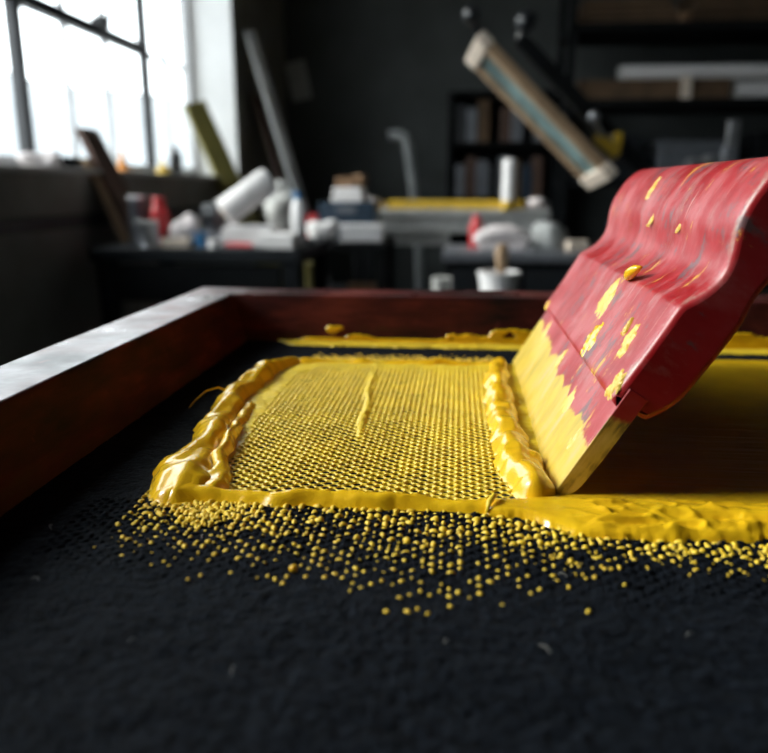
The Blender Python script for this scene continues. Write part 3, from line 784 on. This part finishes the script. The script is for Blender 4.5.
# ================================================================== BACKGROUND WORKSHOP
def bottle(name, label, cat, loc, r, h, body, cap=None, neck=0.4, cap_part='cap', group=None, rz=0):
    t = thing(name, label, cat, loc, rz, group)
    MB().lathe([(r * 0.92, 0), (r, r * 0.1), (r, h * 0.68), (r * 0.92, h * 0.74), (r * neck * 1.05, h * 0.84), (r * neck, h * 0.86), (r * neck, h * 0.90)]).build('body', body, t, smooth='auto')
    MB().lathe([(r * neck * 1.25, h * 0.88), (r * neck * 1.25, h * 0.98), (r * neck * 1.1, h)]).build(cap_part, cap or body, t, smooth='auto')
    return t
def can(name, label, cat, loc, r, h, body, lid, group=None):
    t = thing(name, label, cat, loc, 0, group)
    MB().lathe([(r, 0), (r, h * 0.05), (r * 0.97, h * 0.07), (r * 0.97, h * 0.92), (r, h * 0.94)]).build('body', body, t, smooth='auto')
    MB().lathe([(r * 1.03, h * 0.94), (r * 1.03, h * 0.985), (r * 0.96, h), (r * 0.9, h * 0.985)]).build('lid', lid, t, smooth='auto')
    return t
def box_thing(name, label, cat, loc, d, m, rz=0, lid=None, group=None, bev=0.004):
    t = thing(name, label, cat, loc, rz, group)
    if lid:
        MB().box((0, 0, d[2] * 0.4), (d[0], d[1], d[2] * 0.8)).build('body', m, t, bev)
        MB().box((0, 0, d[2] * 0.9), (d[0] * 1.04, d[1] * 1.04, d[2] * 0.2)).build('lid', lid, t, bev)
    else:
        MB().box((0, 0, d[2] / 2), d).build('body', m, t, bev)
    return t
def plank(name, label, p0, p1, w, th, m, yaw=0.0):
    """a board from foot p0 to top p1; w along Y"""
    p0, p1 = Vector(p0), Vector(p1); d = (p1 - p0); L = d.length; d.normalize()
    y = Vector((math.sin(yaw), math.cos(yaw), 0)); y = (y - d * y.dot(d)).normalized(); n = d.cross(y)
    vs = [p0 - p0 + d * a * L + y * b * w / 2 + n * c * th / 2 for a in (0, 1) for b in (-1, 1) for c in (-1, 1)]
    o = MB().add(vs, [(0, 1, 3, 2), (4, 6, 7, 5), (0, 4, 5, 1), (2, 3, 7, 6), (0, 2, 6, 4), (1, 5, 7, 3)]).build(name, m, None, 0.003, loc=p0)
    return tag(o, label, 'board')

# --- black workbench by the window
BZ = 0.80
wb = thing('workbench', 'black workbench cluttered with tins and paper below the window', 'workbench', (-0.985, 3.05, 0))
MB().box((0, 0, BZ - 0.025), (0.81, 0.70, 0.05)).build('bench_top', 'bench', wb, 0.005)
for sx in (-1, 1):
    for sy in (-1, 1):
        MB().box((sx * 0.36, sy * 0.30, (BZ - 0.05) / 2), (0.06, 0.06, BZ - 0.05)).build('leg', 'bench', wb, 0.004)
MB().box((0, -0.33, BZ - 0.13), (0.655, 0.02, 0.14)).build('drawer_front', 'black', wb, 0.003)
MB().box((0, 0, 0.20), (0.70, 0.56, 0.03)).build('shelf', 'black', wb, 0.003)

can('paint_tin', 'silver tin with a white rimmed lid on the black workbench', 'tin', (-1.190, 2.78, BZ), 0.043, 0.10, 'metal', 'lgrey')
can('jar', 'tall grey jar with a round white lid behind the silver tin', 'jar', (-1.300, 2.96, BZ), 0.036, 0.19, 'dmetal', 'white')
bottle('spray_bottle', 'red bottle standing upright on the black workbench', 'bottle', (-1.200, 2.94, BZ), 0.036, 0.185, 'red', 'red', 0.55)
t = thing('cleaning_rag', 'crumpled white rag on black workbench beside the red bottle', 'rag', (-1.075, 2.90, BZ))
MB().blob((0, 0, 0.045), (0.048, 0.045, 0.062), 12, 0.30, 26, 16, 0.045).build('cloth', 'rag', t, smooth=True)
box_thing('card_box', 'flat cream card box at the front of the black workbench', 'box', (-1.065, 2.76, BZ), (0.105, 0.06, 0.035), 'cream', 0.1)
can('paint_tin', 'small blue tin beside the flat cream box', 'tin', (-0.985, 2.80, BZ), 0.024, 0.055, 'blue', 'blue')
t = thing('tape_dispenser', 'dark grey tape dispenser with a black roll behind the blue tin', 'tape dispenser', (-1.035, 3.06, BZ))
MB().box((0, 0, 0.02), (0.09, 0.17, 0.04)).box((0, 0.03, 0.06), (0.03, 0.07, 0.08)).build('base', 'dmetal', t, 0.006)
MB().cyl((-0.03, 0.03, 0.105), (0.03, 0.03, 0.105), 0.05, None, 28).build('tape_roll', 'black_gloss', t, smooth='auto')
can('jar', 'black jar with a grey lid beside the tape dispenser', 'jar', (-1.02, 3.24, BZ), 0.045, 0.17, 'black_gloss', 'grey')
t = thing('paper_roll', 'thick white paper roll lying tilted on stacked pads', 'paper roll', (-0.845, 3.01, BZ + 0.118), 0)
d0, d1 = Vector((-0.095, -0.05, 0.004)), Vector((0.075, 0.04, 0.135))
MB().tube([d0, d0.lerp(d1, 0.04), d0.lerp(d1, 0.96), d1], [0.048, 0.055, 0.055, 0.048], 28).build('roll', 'paper', t, smooth='auto')
ax = (d1 - d0).normalized()
MB().tube([d0 - ax * 0.004, d1 + ax * 0.004], 0.02, 16).build('core', 'cream', t, smooth='auto')
box_thing('paper_pad', 'white paper pad lying under the tilted paper roll', 'paper pad', (-0.820, 3.02, BZ), (0.27, 0.20, 0.040), 'paper', 0.03)
box_thing('paper_pad', 'white paper pad beneath the roll, topmost of two', 'paper pad', (-0.845, 3.01, BZ + 0.0405), (0.20, 0.16, 0.030), 'paper', 0.05)
box_thing('paper_pad', 'low white pad at the front right corner of workbench', 'paper pad', (-0.680, 2.79, BZ), (0.15, 0.11, 0.055), 'paper', -0.1)
bottle('squeeze_bottle', 'white bottle with a blue cap at right end of workbench', 'bottle', (-0.635, 2.96, BZ), 0.030, 0.205, 'white', 'blue', 0.6)
t = thing('bag', 'slack pale grey bag behind the white paper roll', 'bag', (-0.755, 3.205, BZ))
MB().blob((0, 0, 0.10), (0.085, 0.07, 0.115), 22, 0.18, 26, 16, 0.10).build('sack', 'lgrey', t, smooth=True)
MB().blob((0, 0, 0.225), (0.03, 0.025, 0.03), 23, 0.3, 14, 8).build('tied_neck', 'lgrey', t, smooth=True)
t = thing('scraper', 'red handled scraper lying flat on front of black workbench', 'scraper', (-0.815, 2.765, BZ + 0.0105), -0.25)
MB().tube([(-0.07, 0, 0), (-0.02, 0, 0.001), (0.045, 0, 0)], [0.008, 0.010, 0.009], 12).build('handle', 'red', t, smooth='auto')
MB().box((0.07, 0, 0), (0.05, 0.045, 0.003)).build('blade', 'metal', t)
can('lid_tub', 'tiny white tub at the workbench front beside red scraper', 'tub', (-0.925, 2.77, BZ), 0.023, 0.032, 'white', 'white')
# leaning boards
plank('wooden_board', 'dark brown board standing on the workbench and leaning into the window', (-1.345, 3.10, BZ + 0.002), (-1.553, 3.10, 1.255), 0.16, 0.028, 'brown')
plank('wooden_board', 'narrow pale strip added as the lit left face of the dark brown board', (-1.372, 2.99, BZ + 0.002), (-1.515, 2.99, 1.135), 0.05, 0.022, 'lbrown')  # added strip; its pale colour stands for light on the brown board's left face
plank('wooden_board', 'olive painted board leaning into the far end of window', (-0.975, 4.62, 0.005), (-1.62, 4.62, 1.52), 0.15, 0.03, 'olive', 0.75)
plank('metal_strip', 'long pale grey strip leaning against wall beyond the window', (-0.84, 5.25, 0.004), (-1.43, 5.25, 2.04), 0.09, 0.03, 'board', 0.5)
plank('wooden_board', 'short reddish brown board leaning behind the long grey strip', (-0.98, 5.46, 0.005), (-1.46, 5.46, 1.66), 0.16, 0.03, 'brown')
o = MB().box((0, 0, 0), (0.17, 0.008, 0.31)).build('card_sheet', 'lgrey', None, 0.002, loc=(-1.385, YF - 0.005, 1.90)); o.rotation_euler = (0, -0.2, 0)
tag(o, 'pale grey card pinned tilted on back wall beside the leaning strips', 'card')

# things on the sill
SZ = SILL + 0.0185
t = thing('cleaning_rag', 'white rag bundled on the window sill by the nearest mullion', 'rag', (-1.62, 2.86, SZ))
MB().blob((0, 0, 0.028), (0.07, 0.08, 0.04), 31, 0.25, 22, 12, 0.028).build('cloth', 'rag', t, smooth=True)
t = thing('sponge', 'black sponge on the window sill beside white rag', 'sponge', (-1.58, 2.98, SZ))
MB().box((0, 0, 0.024), (0.07, 0.11, 0.048)).build('body', 'black', t, 0.008)
t = thing('cloth', 'folded blue cloth on window sill left of brown board', 'cloth', (-1.57, 3.15, SZ))
MB().box((0, 0, 0.009), (0.10, 0.15, 0.018)).box((0.005, 0.005, 0.026), (0.09, 0.13, 0.014)).build('folds', 'blue', t, 0.005)
t = thing('marker_cone', 'small orange cone on the window sill right of brown board', 'cone', (-1.60, 3.52, SZ))
MB().box((0, 0, 0.005), (0.07, 0.07, 0.010)).build('base', 'orange', t, 0.002)
MB().lathe([(0.028, 0.0095), (0.005, 0.10), (0.003, 0.102)]).build('body', 'orange', t, smooth='auto')
bottle('bottle', 'black bottle on the window sill before the olive board', 'bottle', (-1.57, 4.13, SZ), 0.035, 0.15, 'black_gloss', 'black_gloss', 0.4)
t = thing('funnel', 'small yellow funnel on window sill beside black bottle', 'funnel', (-1.60, 4.02, SZ))
MB().lathe([(0.042, 0), (0.042, 0.008), (0.012, 0.05), (0.008, 0.085)]).build('cone', 'yellow', t, smooth='auto')

# --- black trolley with a navy crate, boxes and cloth
TZ2 = 0.77
tr = thing('trolley', 'black two shelf trolley holding a navy crate and white boxes', 'trolley', (-0.555, 3.75, 0))
MB().box((0, 0, TZ2 - 0.02), (0.44, 0.50, 0.04)).build('top_shelf', 'black', tr, 0.004)
MB().box((0, 0, 0.50), (0.40, 0.48, 0.03)).build('lower_shelf', 'black', tr, 0.004)
for sx in (-1, 1):
    for sy in (-1, 1):
        MB().box((sx * 0.195, sy * 0.225, 0.415), (0.03, 0.03, 0.67)).build('post', 'black', tr, 0.003)
        w = MB().cyl((sx * 0.195 - 0.012, sy * 0.225, 0.04), (sx * 0.195 + 0.012, sy * 0.225, 0.04), 0.04, None, 20)
        w.build('caster', 'black_gloss', tr, smooth='auto')
t = thing('crate', 'navy plastic crate on the black trolley', 'crate', (-0.560, 3.86, TZ2))
cr_ = MB()
for x, y, w, d in ((-0.135, 0, 0.012, 0.24), (0.135, 0, 0.012, 0.24), (0, -0.114, 0.258, 0.012), (0, 0.114, 0.258, 0.012)): cr_.box((x, y, 0.09), (w, d, 0.18))
cr_.build('side', 'navy', t, 0.003)
MB().box((0, 0, 0.006), (0.256, 0.214, 0.012)).build('bottom', 'navy', t)
MB().box((0, -0.123, 0.145), (0.10, 0.008, 0.03)).build('handle_grip', 'dmetal', t, 0.003)
t = thing('cloth', 'white folded cloth lying over the navy crate', 'cloth', (-0.560, 3.86, TZ2 + 0.181))
MB().box((0, 0, 0.012), (0.16, 0.235, 0.024)).box((0.004, 0, 0.036), (0.15, 0.225, 0.024)).box((0, 0.005, 0.06), (0.145, 0.22, 0.024)).build('folds', 'paper', t, 0.010, seg=3)
box_thing('card_box', 'small brown box on the left of folded white cloth', 'box', (-0.590, 3.90, TZ2 + 0.2535), (0.09, 0.09, 0.05), 'card', 0.1)
box_thing('card_box', 'small orange brown box on the right of folded white cloth', 'box', (-0.515, 3.92, TZ2 + 0.2535), (0.055, 0.07, 0.062), 'card', -0.3)
box_thing('card_box', 'long white box at the right front of the black trolley', 'box', (-0.470, 3.62, TZ2), (0.20, 0.10, 0.080), 'white', 0.06, lid='white')
t = thing('paper_scrap', 'crumpled white paper at the left front of the trolley', 'paper', (-0.660, 3.60, TZ2))
MB().blob((0, 0, 0.036), (0.075, 0.06, 0.06), 42, 0.35, 24, 14, 0.036).build('ball', 'paper', t, smooth=True)
box_thing('tape_box', 'small red box behind the crumpled paper on the trolley', 'box', (-0.735, 3.76, TZ2), (0.055, 0.05, 0.12), 'red', 0.0)
can('paint_tin', 'olive tin on the lower shelf of the black trolley', 'tin', (-0.70, 3.60, 0.5155), 0.055, 0.15, 'olive', 'olive')
box_thing('wood_block', 'raw wood block on the lower shelf of the trolley', 'wood block', (-0.47, 3.62, 0.5155), (0.14, 0.08, 0.05), 'card', 0)

# bent grey stand
t = thing('lamp_stand', 'bent grey metal stand rising behind the yellow topped table', 'stand', (-0.28, 5.65, 0))
MB().lathe([(0.17, 0), (0.17, 0.012), (0.03, 0.03)]).build('base', 'dmetal', t, smooth='auto')
MB().tube([(0, 0, 0.02), (-0.02, 0, 0.6), (-0.07, 0, 1.05), (-0.11, 0, 1.32), (-0.13, 0, 1.375), (-0.17, 0, 1.395), (-0.25, 0, 1.395)], [0.03, 0.032, 0.036, 0.04, 0.04, 0.04, 0.036], 14).build('pole', 'grey', t, smooth='auto')

# --- yellow topped table
YT = 0.905
yt = thing('print_table', 'long grey table with a pale top in front of back wall', 'table', (-0.07, 4.55, 0))
MB().box((0, 0, YT - 0.02), (1.13, 0.70, 0.04)).build('tabletop', 'lgrey', yt, 0.004)
for sy in (-1, 1): MB().box((0, sy * 0.32, YT - 0.085), (1.06, 0.025, 0.09)).build('apron', 'lgrey', yt, 0.003)
MB().box((-0.16, -0.295, YT - 0.165), (0.36, 0.02, 0.07)).build('cross_rail', 'lgrey', yt, 0.003)
for sx in (-1, 1):
    for sy in (-1, 1):
        MB().box((sx * 0.50, sy * 0.28, (YT - 0.04) / 2), (0.055, 0.055, YT - 0.04)).build('leg', 'black', yt, 0.004)
o = MB().box((0, 0, 0.021), (0.77, 0.36, 0.042)).build('printing_board', 'yellow', None, 0.004, loc=(-0.025, 4.46, YT)); tag(o, 'long yellow board lying flat on the pale grey table', 'board')
t = thing('squeeze_bottle', 'white squeeze bottle with yellow base on the yellow board', 'bottle', (0.265, 4.215, YT))
MB().lathe([(0.038, 0), (0.041, 0.006), (0.041, 0.045)]).build('base', 'yellow', t, smooth='auto')
MB().lathe([(0.036, 0.0445), (0.036, 0.20), (0.033, 0.215), (0.032, 0.22)]).build('body', 'white', t, smooth='auto')
MB().lathe([(0.038, 0.22), (0.040, 0.245), (0.028, 0.265), (0.018, 0.268)]).build('cap', 'white', t, smooth='auto')
t = thing('cleaning_rag', 'pinkish crumpled rag at the right end of grey table', 'rag', (0.435, 4.36, YT))
MB().blob((0, 0, 0.025), (0.065, 0.09, 0.035), 52, 0.3, 22, 12, 0.025).build('cloth', 'rag', t, smooth=True)
t = thing('cleaning_rag', 'white crumpled rag at the left end of grey table', 'rag', (-0.525, 4.34, YT))
MB().blob((0, 0, 0.028), (0.09, 0.09, 0.042), 53, 0.3, 22, 12, 0.028).build('cloth', 'rag', t, smooth=True)

# --- black cabinet with grey lid in front
kz = 0.755
kb = thing('cabinet', 'black low cabinet with a grey top beyond the screen frame', 'cabinet', (0.275, 3.42, 0))
MB().box((0, 0, kz / 2 - 0.02), (0.62, 0.44, kz - 0.04)).build('body', 'black', kb, 0.005)
MB().box((0, 0, kz - 0.02), (0.68, 0.48, 0.04)).build('worktop', 'dmetal', kb, 0.005)
MB().box((-0.155, -0.226, 0.36), (0.29, 0.012, 0.64)).build('door', 'black_gloss', kb, 0.003)
MB().box((0.155, -0.226, 0.36), (0.29, 0.012, 0.64)).build('door', 'black_gloss', kb, 0.003)
t = thing('cloth_roll', 'arched white cloth roll lying on the grey cabinet top', 'cloth', (0.195, 3.32, kz))
pts = [(-0.12, 0, 0.030), (-0.09, 0, 0.055), (-0.04, 0, 0.072), (0.02, 0, 0.074), (0.07, 0, 0.060), (0.105, 0, 0.036)]
MB().tube(pts, [0.028, 0.034, 0.037, 0.037, 0.034, 0.028], 18).build('roll', 'rag', t, smooth='auto')
MB().box((-0.005, 0, 0.018), (0.20, 0.07, 0.036)).build('folded_end', 'rag', t, 0.01)
bottle('bottle', 'red bottle behind the arched white cloth on cabinet', 'bottle', (0.080, 3.46, kz), 0.032, 0.145, 'red', 'red', 0.5)
t = thing('bag', 'grey crumpled bag at middle of the grey cabinet top', 'bag', (0.395, 3.36, kz))
MB().blob((0, 0, 0.042), (0.07, 0.07, 0.075), 61, 0.35, 24, 14, 0.042).build('sack', 'grey', t, smooth=True)
box_thing('wood_block', 'pinkish wood block at the right of grey cabinet top', 'wood block', (0.505, 3.30, kz), (0.09, 0.06, 0.045), 'cream', 0.2)

# --- small side table with tub, brush and cup, just beyond the frame
sz = 0.70
st2 = thing('stool', 'small dark stool holding a white tub beyond the frame', 'stool', (0.045, 2.10, 0))
MB().lathe([(0.19, sz - 0.03), (0.20, sz - 0.025), (0.20, sz - 0.005), (0.195, sz)], n=32).build('seat', 'black', st2, smooth='auto')
for k in range(4):
    a = PI / 4 + k * PI / 2
    MB().cyl((math.cos(a) * 0.14, math.sin(a) * 0.14, sz - 0.03), (math.cos(a) * 0.19, math.sin(a) * 0.19, 0), 0.016, 0.014, 12).build('leg', 'black', st2, smooth='auto')
t = thing('tub', 'white round ink tub on the dark stool', 'tub', (0.115, 2.09, sz))
MB().lathe([(0.048, 0), (0.055, 0.082), (0.060, 0.084), (0.060, 0.095), (0.054, 0.095), (0.050, 0.02), (0.0, 0.018)], n=32).build('body', 'white', t, smooth='auto')
t = thing('brush', 'brush with a pale brown handle standing in the white tub', 'brush', (0.120, 2.09, sz + 0.021))
MB().tube([(0.0, 0, 0.05), (0, 0, 0.09), (0.0, 0, 0.12), (0.001, 0, 0.143), (0.001, 0, 0.150)], [0.010, 0.014, 0.019, 0.016, 0.008], 14).build('handle', 'lbrown', t, smooth='auto')
MB().box((0, 0, 0.042), (0.04, 0.02, 0.022)).build('ferrule', 'metal', t, 0.002)
MB().box((0, 0, 0.0165), (0.038, 0.018, 0.033)).build('bristles', 'black', t)
can('cup', 'small pale cup at the left of the dark stool', 'cup', (-0.045, 2.10, sz), 0.028, 0.075, 'lgrey', 'lgrey')

# --- screen printing press with its raised arm, and the screen it holds
px_, py_ = 0.86, 3.15
pr = thing('printing_press', 'dark screen printing press with raised arm behind the red squeegee', 'printing press', (px_, py_, 0))
MB().lathe([(0.20, 0), (0.20, 0.03), (0.09, 0.06), (0.07, 0.08), (0.07, 0.86), (0.10, 0.88)], n=28).build('column', 'dmetal', pr, smooth='auto')
MB().lathe([(0.16, 0.875), (0.16, 0.925), (0.07, 0.935)], n=28).build('hub', 'black_gloss', pr, smooth='auto')
MB().box((-0.17, -0.02, 0.872), (0.12, 0.36, 0.022)).build('platen', 'navy', pr, 0.006)
MB().box((0.33, -0.02, 0.872), (0.42, 0.36, 0.022)).build('platen', 'navy', pr, 0.006)
ang = math.radians(44)
Ld = Vector((-math.cos(ang), 0, math.sin(ang)))
a0 = Vector((-0.02, 0.10, 1.00))
MB().box((0, 0.10, 0.97), (0.16, 0.14, 0.11)).box((-0.06, 0.10, 1.04), (0.10, 0.12, 0.08)).build('arm_bracket', 'dmetal', pr, 0.006)
arm_m = MB().add([a0 + Ld * a * 0.86 + Vector((0, 1, 0)) * b * 0.045 + Vector((math.sin(ang), 0, math.cos(ang))) * c * 0.028 for a in (0, 1) for b in (-1, 1) for c in (-1, 1)],
                 [(0, 1, 3, 2), (4, 6, 7, 5), (0, 4, 5, 1), (2, 3, 7, 6), (0, 2, 6, 4), (1, 5, 7, 3)])
arm_m.build('arm', 'black', pr, 0.005)
kp = a0 + Ld * 0.86
MB().cyl(kp, kp + Vector((0.02, 0, 0.05)), 0.014).blob(kp + Vector((0.025, 0, 0.065)), (0.042, 0.042, 0.042), 3, 0.0).build('knob', 'black_gloss', pr, smooth='auto')
# registration gear on top of the hub
g = MB()
g.box((0.10, -0.06, 1.02), (0.20, 0.10, 0.07)).box((0.17, -0.06, 1.10), (0.05, 0.06, 0.14)).box((0.05, -0.06, 1.085), (0.12, 0.05, 0.05))
g.box((0.10, -0.06, 0.945), (0.12, 0.09, 0.085))
g.build('registration_block', 'dmetal', pr, 0.006)
for x, z in ((0.03, 1.13), (0.09, 1.14), (0.24, 1.12)):
    MB().cyl((x, -0.13, z - 0.02), (x, -0.04, z - 0.02), 0.022, None, 18).build('knob', 'metal', pr, smooth='auto')
MB().box((0.17, -0.07, 1.22), (0.04, 0.03, 0.10)).build('clamp_plate', 'metal', pr, 0.004)
MB().box((-0.275, 0.045, 1.185), (0.12, 0.04, 0.04), (0, math.radians(40), 0)).box((-0.235, 0.045, 1.205), (0.035, 0.035, 0.06)).build('clamp_lever', 'yellow', pr, 0.006)
MB().box((-0.265, 0.075, 1.205), (0.05, 0.06, 0.05)).build('clamp_post', 'dmetal', pr, 0.005)
MB().blob((-0.34, 0.0, 1.290), (0.024, 0.024, 0.026), 2, 0.0).cyl((-0.34, 0.0, 1.285), (-0.285, 0.045, 1.20), 0.010).build('knob', 'metal', pr, smooth='auto')

shf = thing('screen_frame', 'raised screen with teal stained mesh and pale ends behind yellow board', 'screen frame', (px_, py_, 0))
Nn = Vector((math.sin(ang), 0, math.cos(ang)))
til = math.radians(12)
Wd = Vector((0, 1, 0)) * math.cos(til) - Nn * math.sin(til)
Nv = Ld.cross(Wd).normalized()
s0 = Vector((-0.275, -0.10, 1.060))
def fbox(mb, l0, l1, w0, w1, n0, n1):
    mb.add([s0 + Ld * a + Wd * b + Nv * c for a in (l0, l1) for b in (w0, w1) for c in (n0, n1)],
           [(0, 1, 3, 2), (4, 6, 7, 5), (0, 4, 5, 1), (2, 3, 7, 6), (0, 2, 6, 4), (1, 5, 7, 3)])
    return mb
LL = 0.74; WW = 0.19
fbox(MB(), 0.06, LL - 0.06, -0.03, 0.01, -0.02, 0.02).build('rail', 'lbrown', shf, 0.004)
fbox(MB(), 0.06, LL - 0.06, WW - 0.01, WW + 0.03, -0.02, 0.02).build('rail', 'lbrown', shf, 0.004)
fbox(MB(), 0.0, 0.06, -0.035, WW + 0.035, -0.024, 0.024).build('rail', 'cream', shf, 0.006)
fbox(MB(), LL - 0.06, LL, -0.035, WW + 0.035, -0.024, 0.024).build('rail', 'cream', shf, 0.006)
fbox(MB(), 0.058, LL - 0.058, 0.008, WW - 0.008, -0.004, 0.004).build('stained_mesh', 'teal', shf)
e_ = s0 + Ld * (LL - 0.02) + Wd * 0.0
MB().cyl(e_, e_ + Vector((-0.03, -0.04, 0.06)), 0.012).blob(e_ + Vector((-0.04, -0.05, 0.08)), (0.032, 0.032, 0.032), 5, 0.0).build('knob', 'black_gloss', shf, smooth='auto')

# --- rack on the right with tubes, boards and flattened boxes
rk = thing('storage_rack', 'tall black storage rack on the right holding tubes and cardboard', 'rack', (1.75, 5.75, 0))
RW = 2.05
for sx in (-1, 1):
    for sy in (-1, 1):
        MB().box((sx * (RW / 2), sy * 0.28, 1.20), (0.05, 0.05, 2.40)).build('post', 'black', rk, 0.003)
for z in (0.35, 1.05, 1.58, 2.06):
    MB().box((0, 0, z), (RW + 0.02, 0.58, 0.05)).build('shelf', 'black', rk, 0.003)
def tube_thing(label, x0, x1, y, z, r):
    t = thing('paper_tube', label, 'tube', ((x0 + x1) / 2, y, z), 0)
    h = (x1 - x0) / 2
    MB().tube([(-h, 0, r), (h, 0, r)], r, 24).build('tube', 'paper', t, smooth='auto')
    MB().tube([(-h - 0.012, 0, r), (-h, 0, r)], r * 0.92, 24).build('end_cap', 'lgrey', t, smooth='auto')
    return t
bs = box_thing('wooden_board', 'brown stack board lying under the pale tubes on rack', 'board', (1.30, 5.66, 1.6055), (1.00, 0.30, 0.13), 'dcard', 0)
tube_thing('long pale tube resting on brown board on the rack', 1.08, 2.34, 5.60, 1.7365, 0.050)
tube_thing('short pale tube on the rack shelf right of brown board', 1.84, 2.70, 5.58, 1.6055, 0.058)
t = box_thing('wood_block', 'cream block upright before the brown board on the rack', 'wood block', (1.50, 5.485, 1.6055), (0.065, 0.035, 0.14), 'cream', 0)
for k, (x, w, hgt, lab) in enumerate(((1.10, 0.66, 0.16, 'flattened brown boxes at the left of top rack shelf'), (1.85, 0.72, 0.22, 'flattened brown boxes at the middle of top rack shelf'))):
    t = thing('cardboard_stack', lab, 'cardboard', (x, 5.74, 2.0855), 0.03 * (k * 2 - 1))
    for j in range(4):
        MB().box((random.uniform(-0.02, 0.02), random.uniform(-0.02, 0.02), hgt / 4 * (j + 0.5)), (w - 0.03 * j, 0.42, hgt / 4 - 0.006)).build('cardboard_sheet', 'dcard', t, 0.003)
    
box_thing('storage_box', 'grey box on the top rack shelf at far right', 'box', (2.50, 5.70, 2.0855), (0.48, 0.40, 0.30), 'grey', 0.0, lid='grey')
box_thing('wood_block', 'small tan block on the top shelf front of the rack', 'wood block', (1.45, 5.485, 2.0855), (0.07, 0.05, 0.06), 'card', 0.2)
for x, w, h, lab, m in ((1.05, 0.42, 0.30, 'black crate at the left of the middle rack shelf', 'black_gloss'), (1.62, 0.5, 0.26, 'dark grey crate at the middle of the middle rack shelf', 'dmetal'), (2.28, 0.5, 0.32, 'black crate at right of the middle rack shelf', 'black')):
    box_thing('crate', lab, 'crate', (x, 5.75, 1.0755), (w, 0.42, h), m, 0, lid=m)

# --- dark open bookcase against the back wall
bc = thing('bookcase', 'black open bookcase of dark folders against the back wall', 'bookcase', (0.36, 6.40, 0))
BW, BH = 0.90, 1.76
MB().box((-BW / 2, 0, BH / 2), (0.03, 0.34, BH)).build('side_panel', 'black', bc, 0.002)
MB().box((BW / 2, 0, BH / 2), (0.03, 0.34, BH)).build('side_panel', 'black', bc, 0.002)
MB().box((0, 0.165, BH / 2), (BW - 0.03, 0.012, BH)).build('back_panel', 'black', bc)
for z in (0.06, 0.50, 0.93, 1.36, BH - 0.015):
    MB().box((0, -0.005, z), (BW - 0.032, 0.32, 0.03)).build('shelf', 'black', bc, 0.002)
cols = [('dmetal', 'grey'), ('brown', 'brown'), ('dmetal', 'slate'), ('black_gloss', 'black'), ('dmetal', 'grey'), ('dcard', 'tan'), ('navy', 'navy'), ('brown', 'brown')]
for si, z in ((0, 0.9455), (1, 1.3755)):
    x = -0.40
    for k in range(8):
        m, nm = cols[(k + 3 * si) % 8]
        w = 0.075 + 0.02 * ((k * 7 + si * 3) % 3) / 2; h = 0.26 + 0.03 * ((k * 5 + si) % 3)
        if si == 1 and k in (3, 6): x += w + 0.004; continue
        t = thing('folder', 'dark folder standing in a row on %s bookcase shelf' % ('the middle' if si == 0 else 'the upper'), 'folder',
                  (0.36 + x + w / 2, 6.36, z), 0, 'folders in the bookcase')
        MB().box((0, 0, h / 2), (w - 0.006, 0.24, h)).build('cover', m, t, 0.004)
        x += w + 0.004
    
# ================================================================== LIGHT, WORLD, CAMERA
w = bpy.data.worlds.new('sky'); sc.world = w; w.use_nodes = True
nt = w.node_tree; bg = nt.nodes['Background']
bg.inputs['Color'].default_value = (0.93, 0.97, 1.0, 1); bg.inputs['Strength'].default_value = 5.8
sun = bpy.data.lights.new('hazy_sun', 'SUN'); sun.energy = 4.4; sun.angle = math.radians(16); sun.color = (1.0, 0.95, 0.88)
so = bpy.data.objects.new('hazy_sun', sun); COL.objects.link(so)
dv = Vector((1.0, 0.03, -0.62))
so.rotation_euler = dv.to_track_quat('-Z', 'Y').to_euler(); so.location = (-6, 0.2, 4.5)

cam = bpy.data.cameras.new('camera'); co = bpy.data.objects.new('camera', cam); COL.objects.link(co)
F_PX = 740.0
cam.sensor_fit = 'HORIZONTAL'; cam.sensor_width = 36.0; cam.lens = 36.0 * F_PX / 768.0
pitch = math.atan(188.5 / F_PX); yaw = math.atan(76 / F_PX * math.cos(pitch))
co.location = (0, 0, CAMZ); co.rotation_euler = (PI / 2 - pitch, 0, yaw)
cam.clip_start = 0.01; cam.clip_end = 400
cam.dof.use_dof = True; cam.dof.focus_distance = 0.325; cam.dof.aperture_fstop = 7.0; cam.dof.aperture_blades = 0
sc.camera = co

sc.view_settings.view_transform = 'Standard'; sc.view_settings.look = 'None'
sc.view_settings.exposure = 0.0; sc.view_settings.gamma = 1.0; sc.view_settings.use_curve_mapping = False
sc.cycles.use_denoising = True
sc.cycles.max_bounces = 8; sc.cycles.diffuse_bounces = 4; sc.cycles.transparent_max_bounces = 12
sc.cycles.sample_clamp_indirect = 6.0
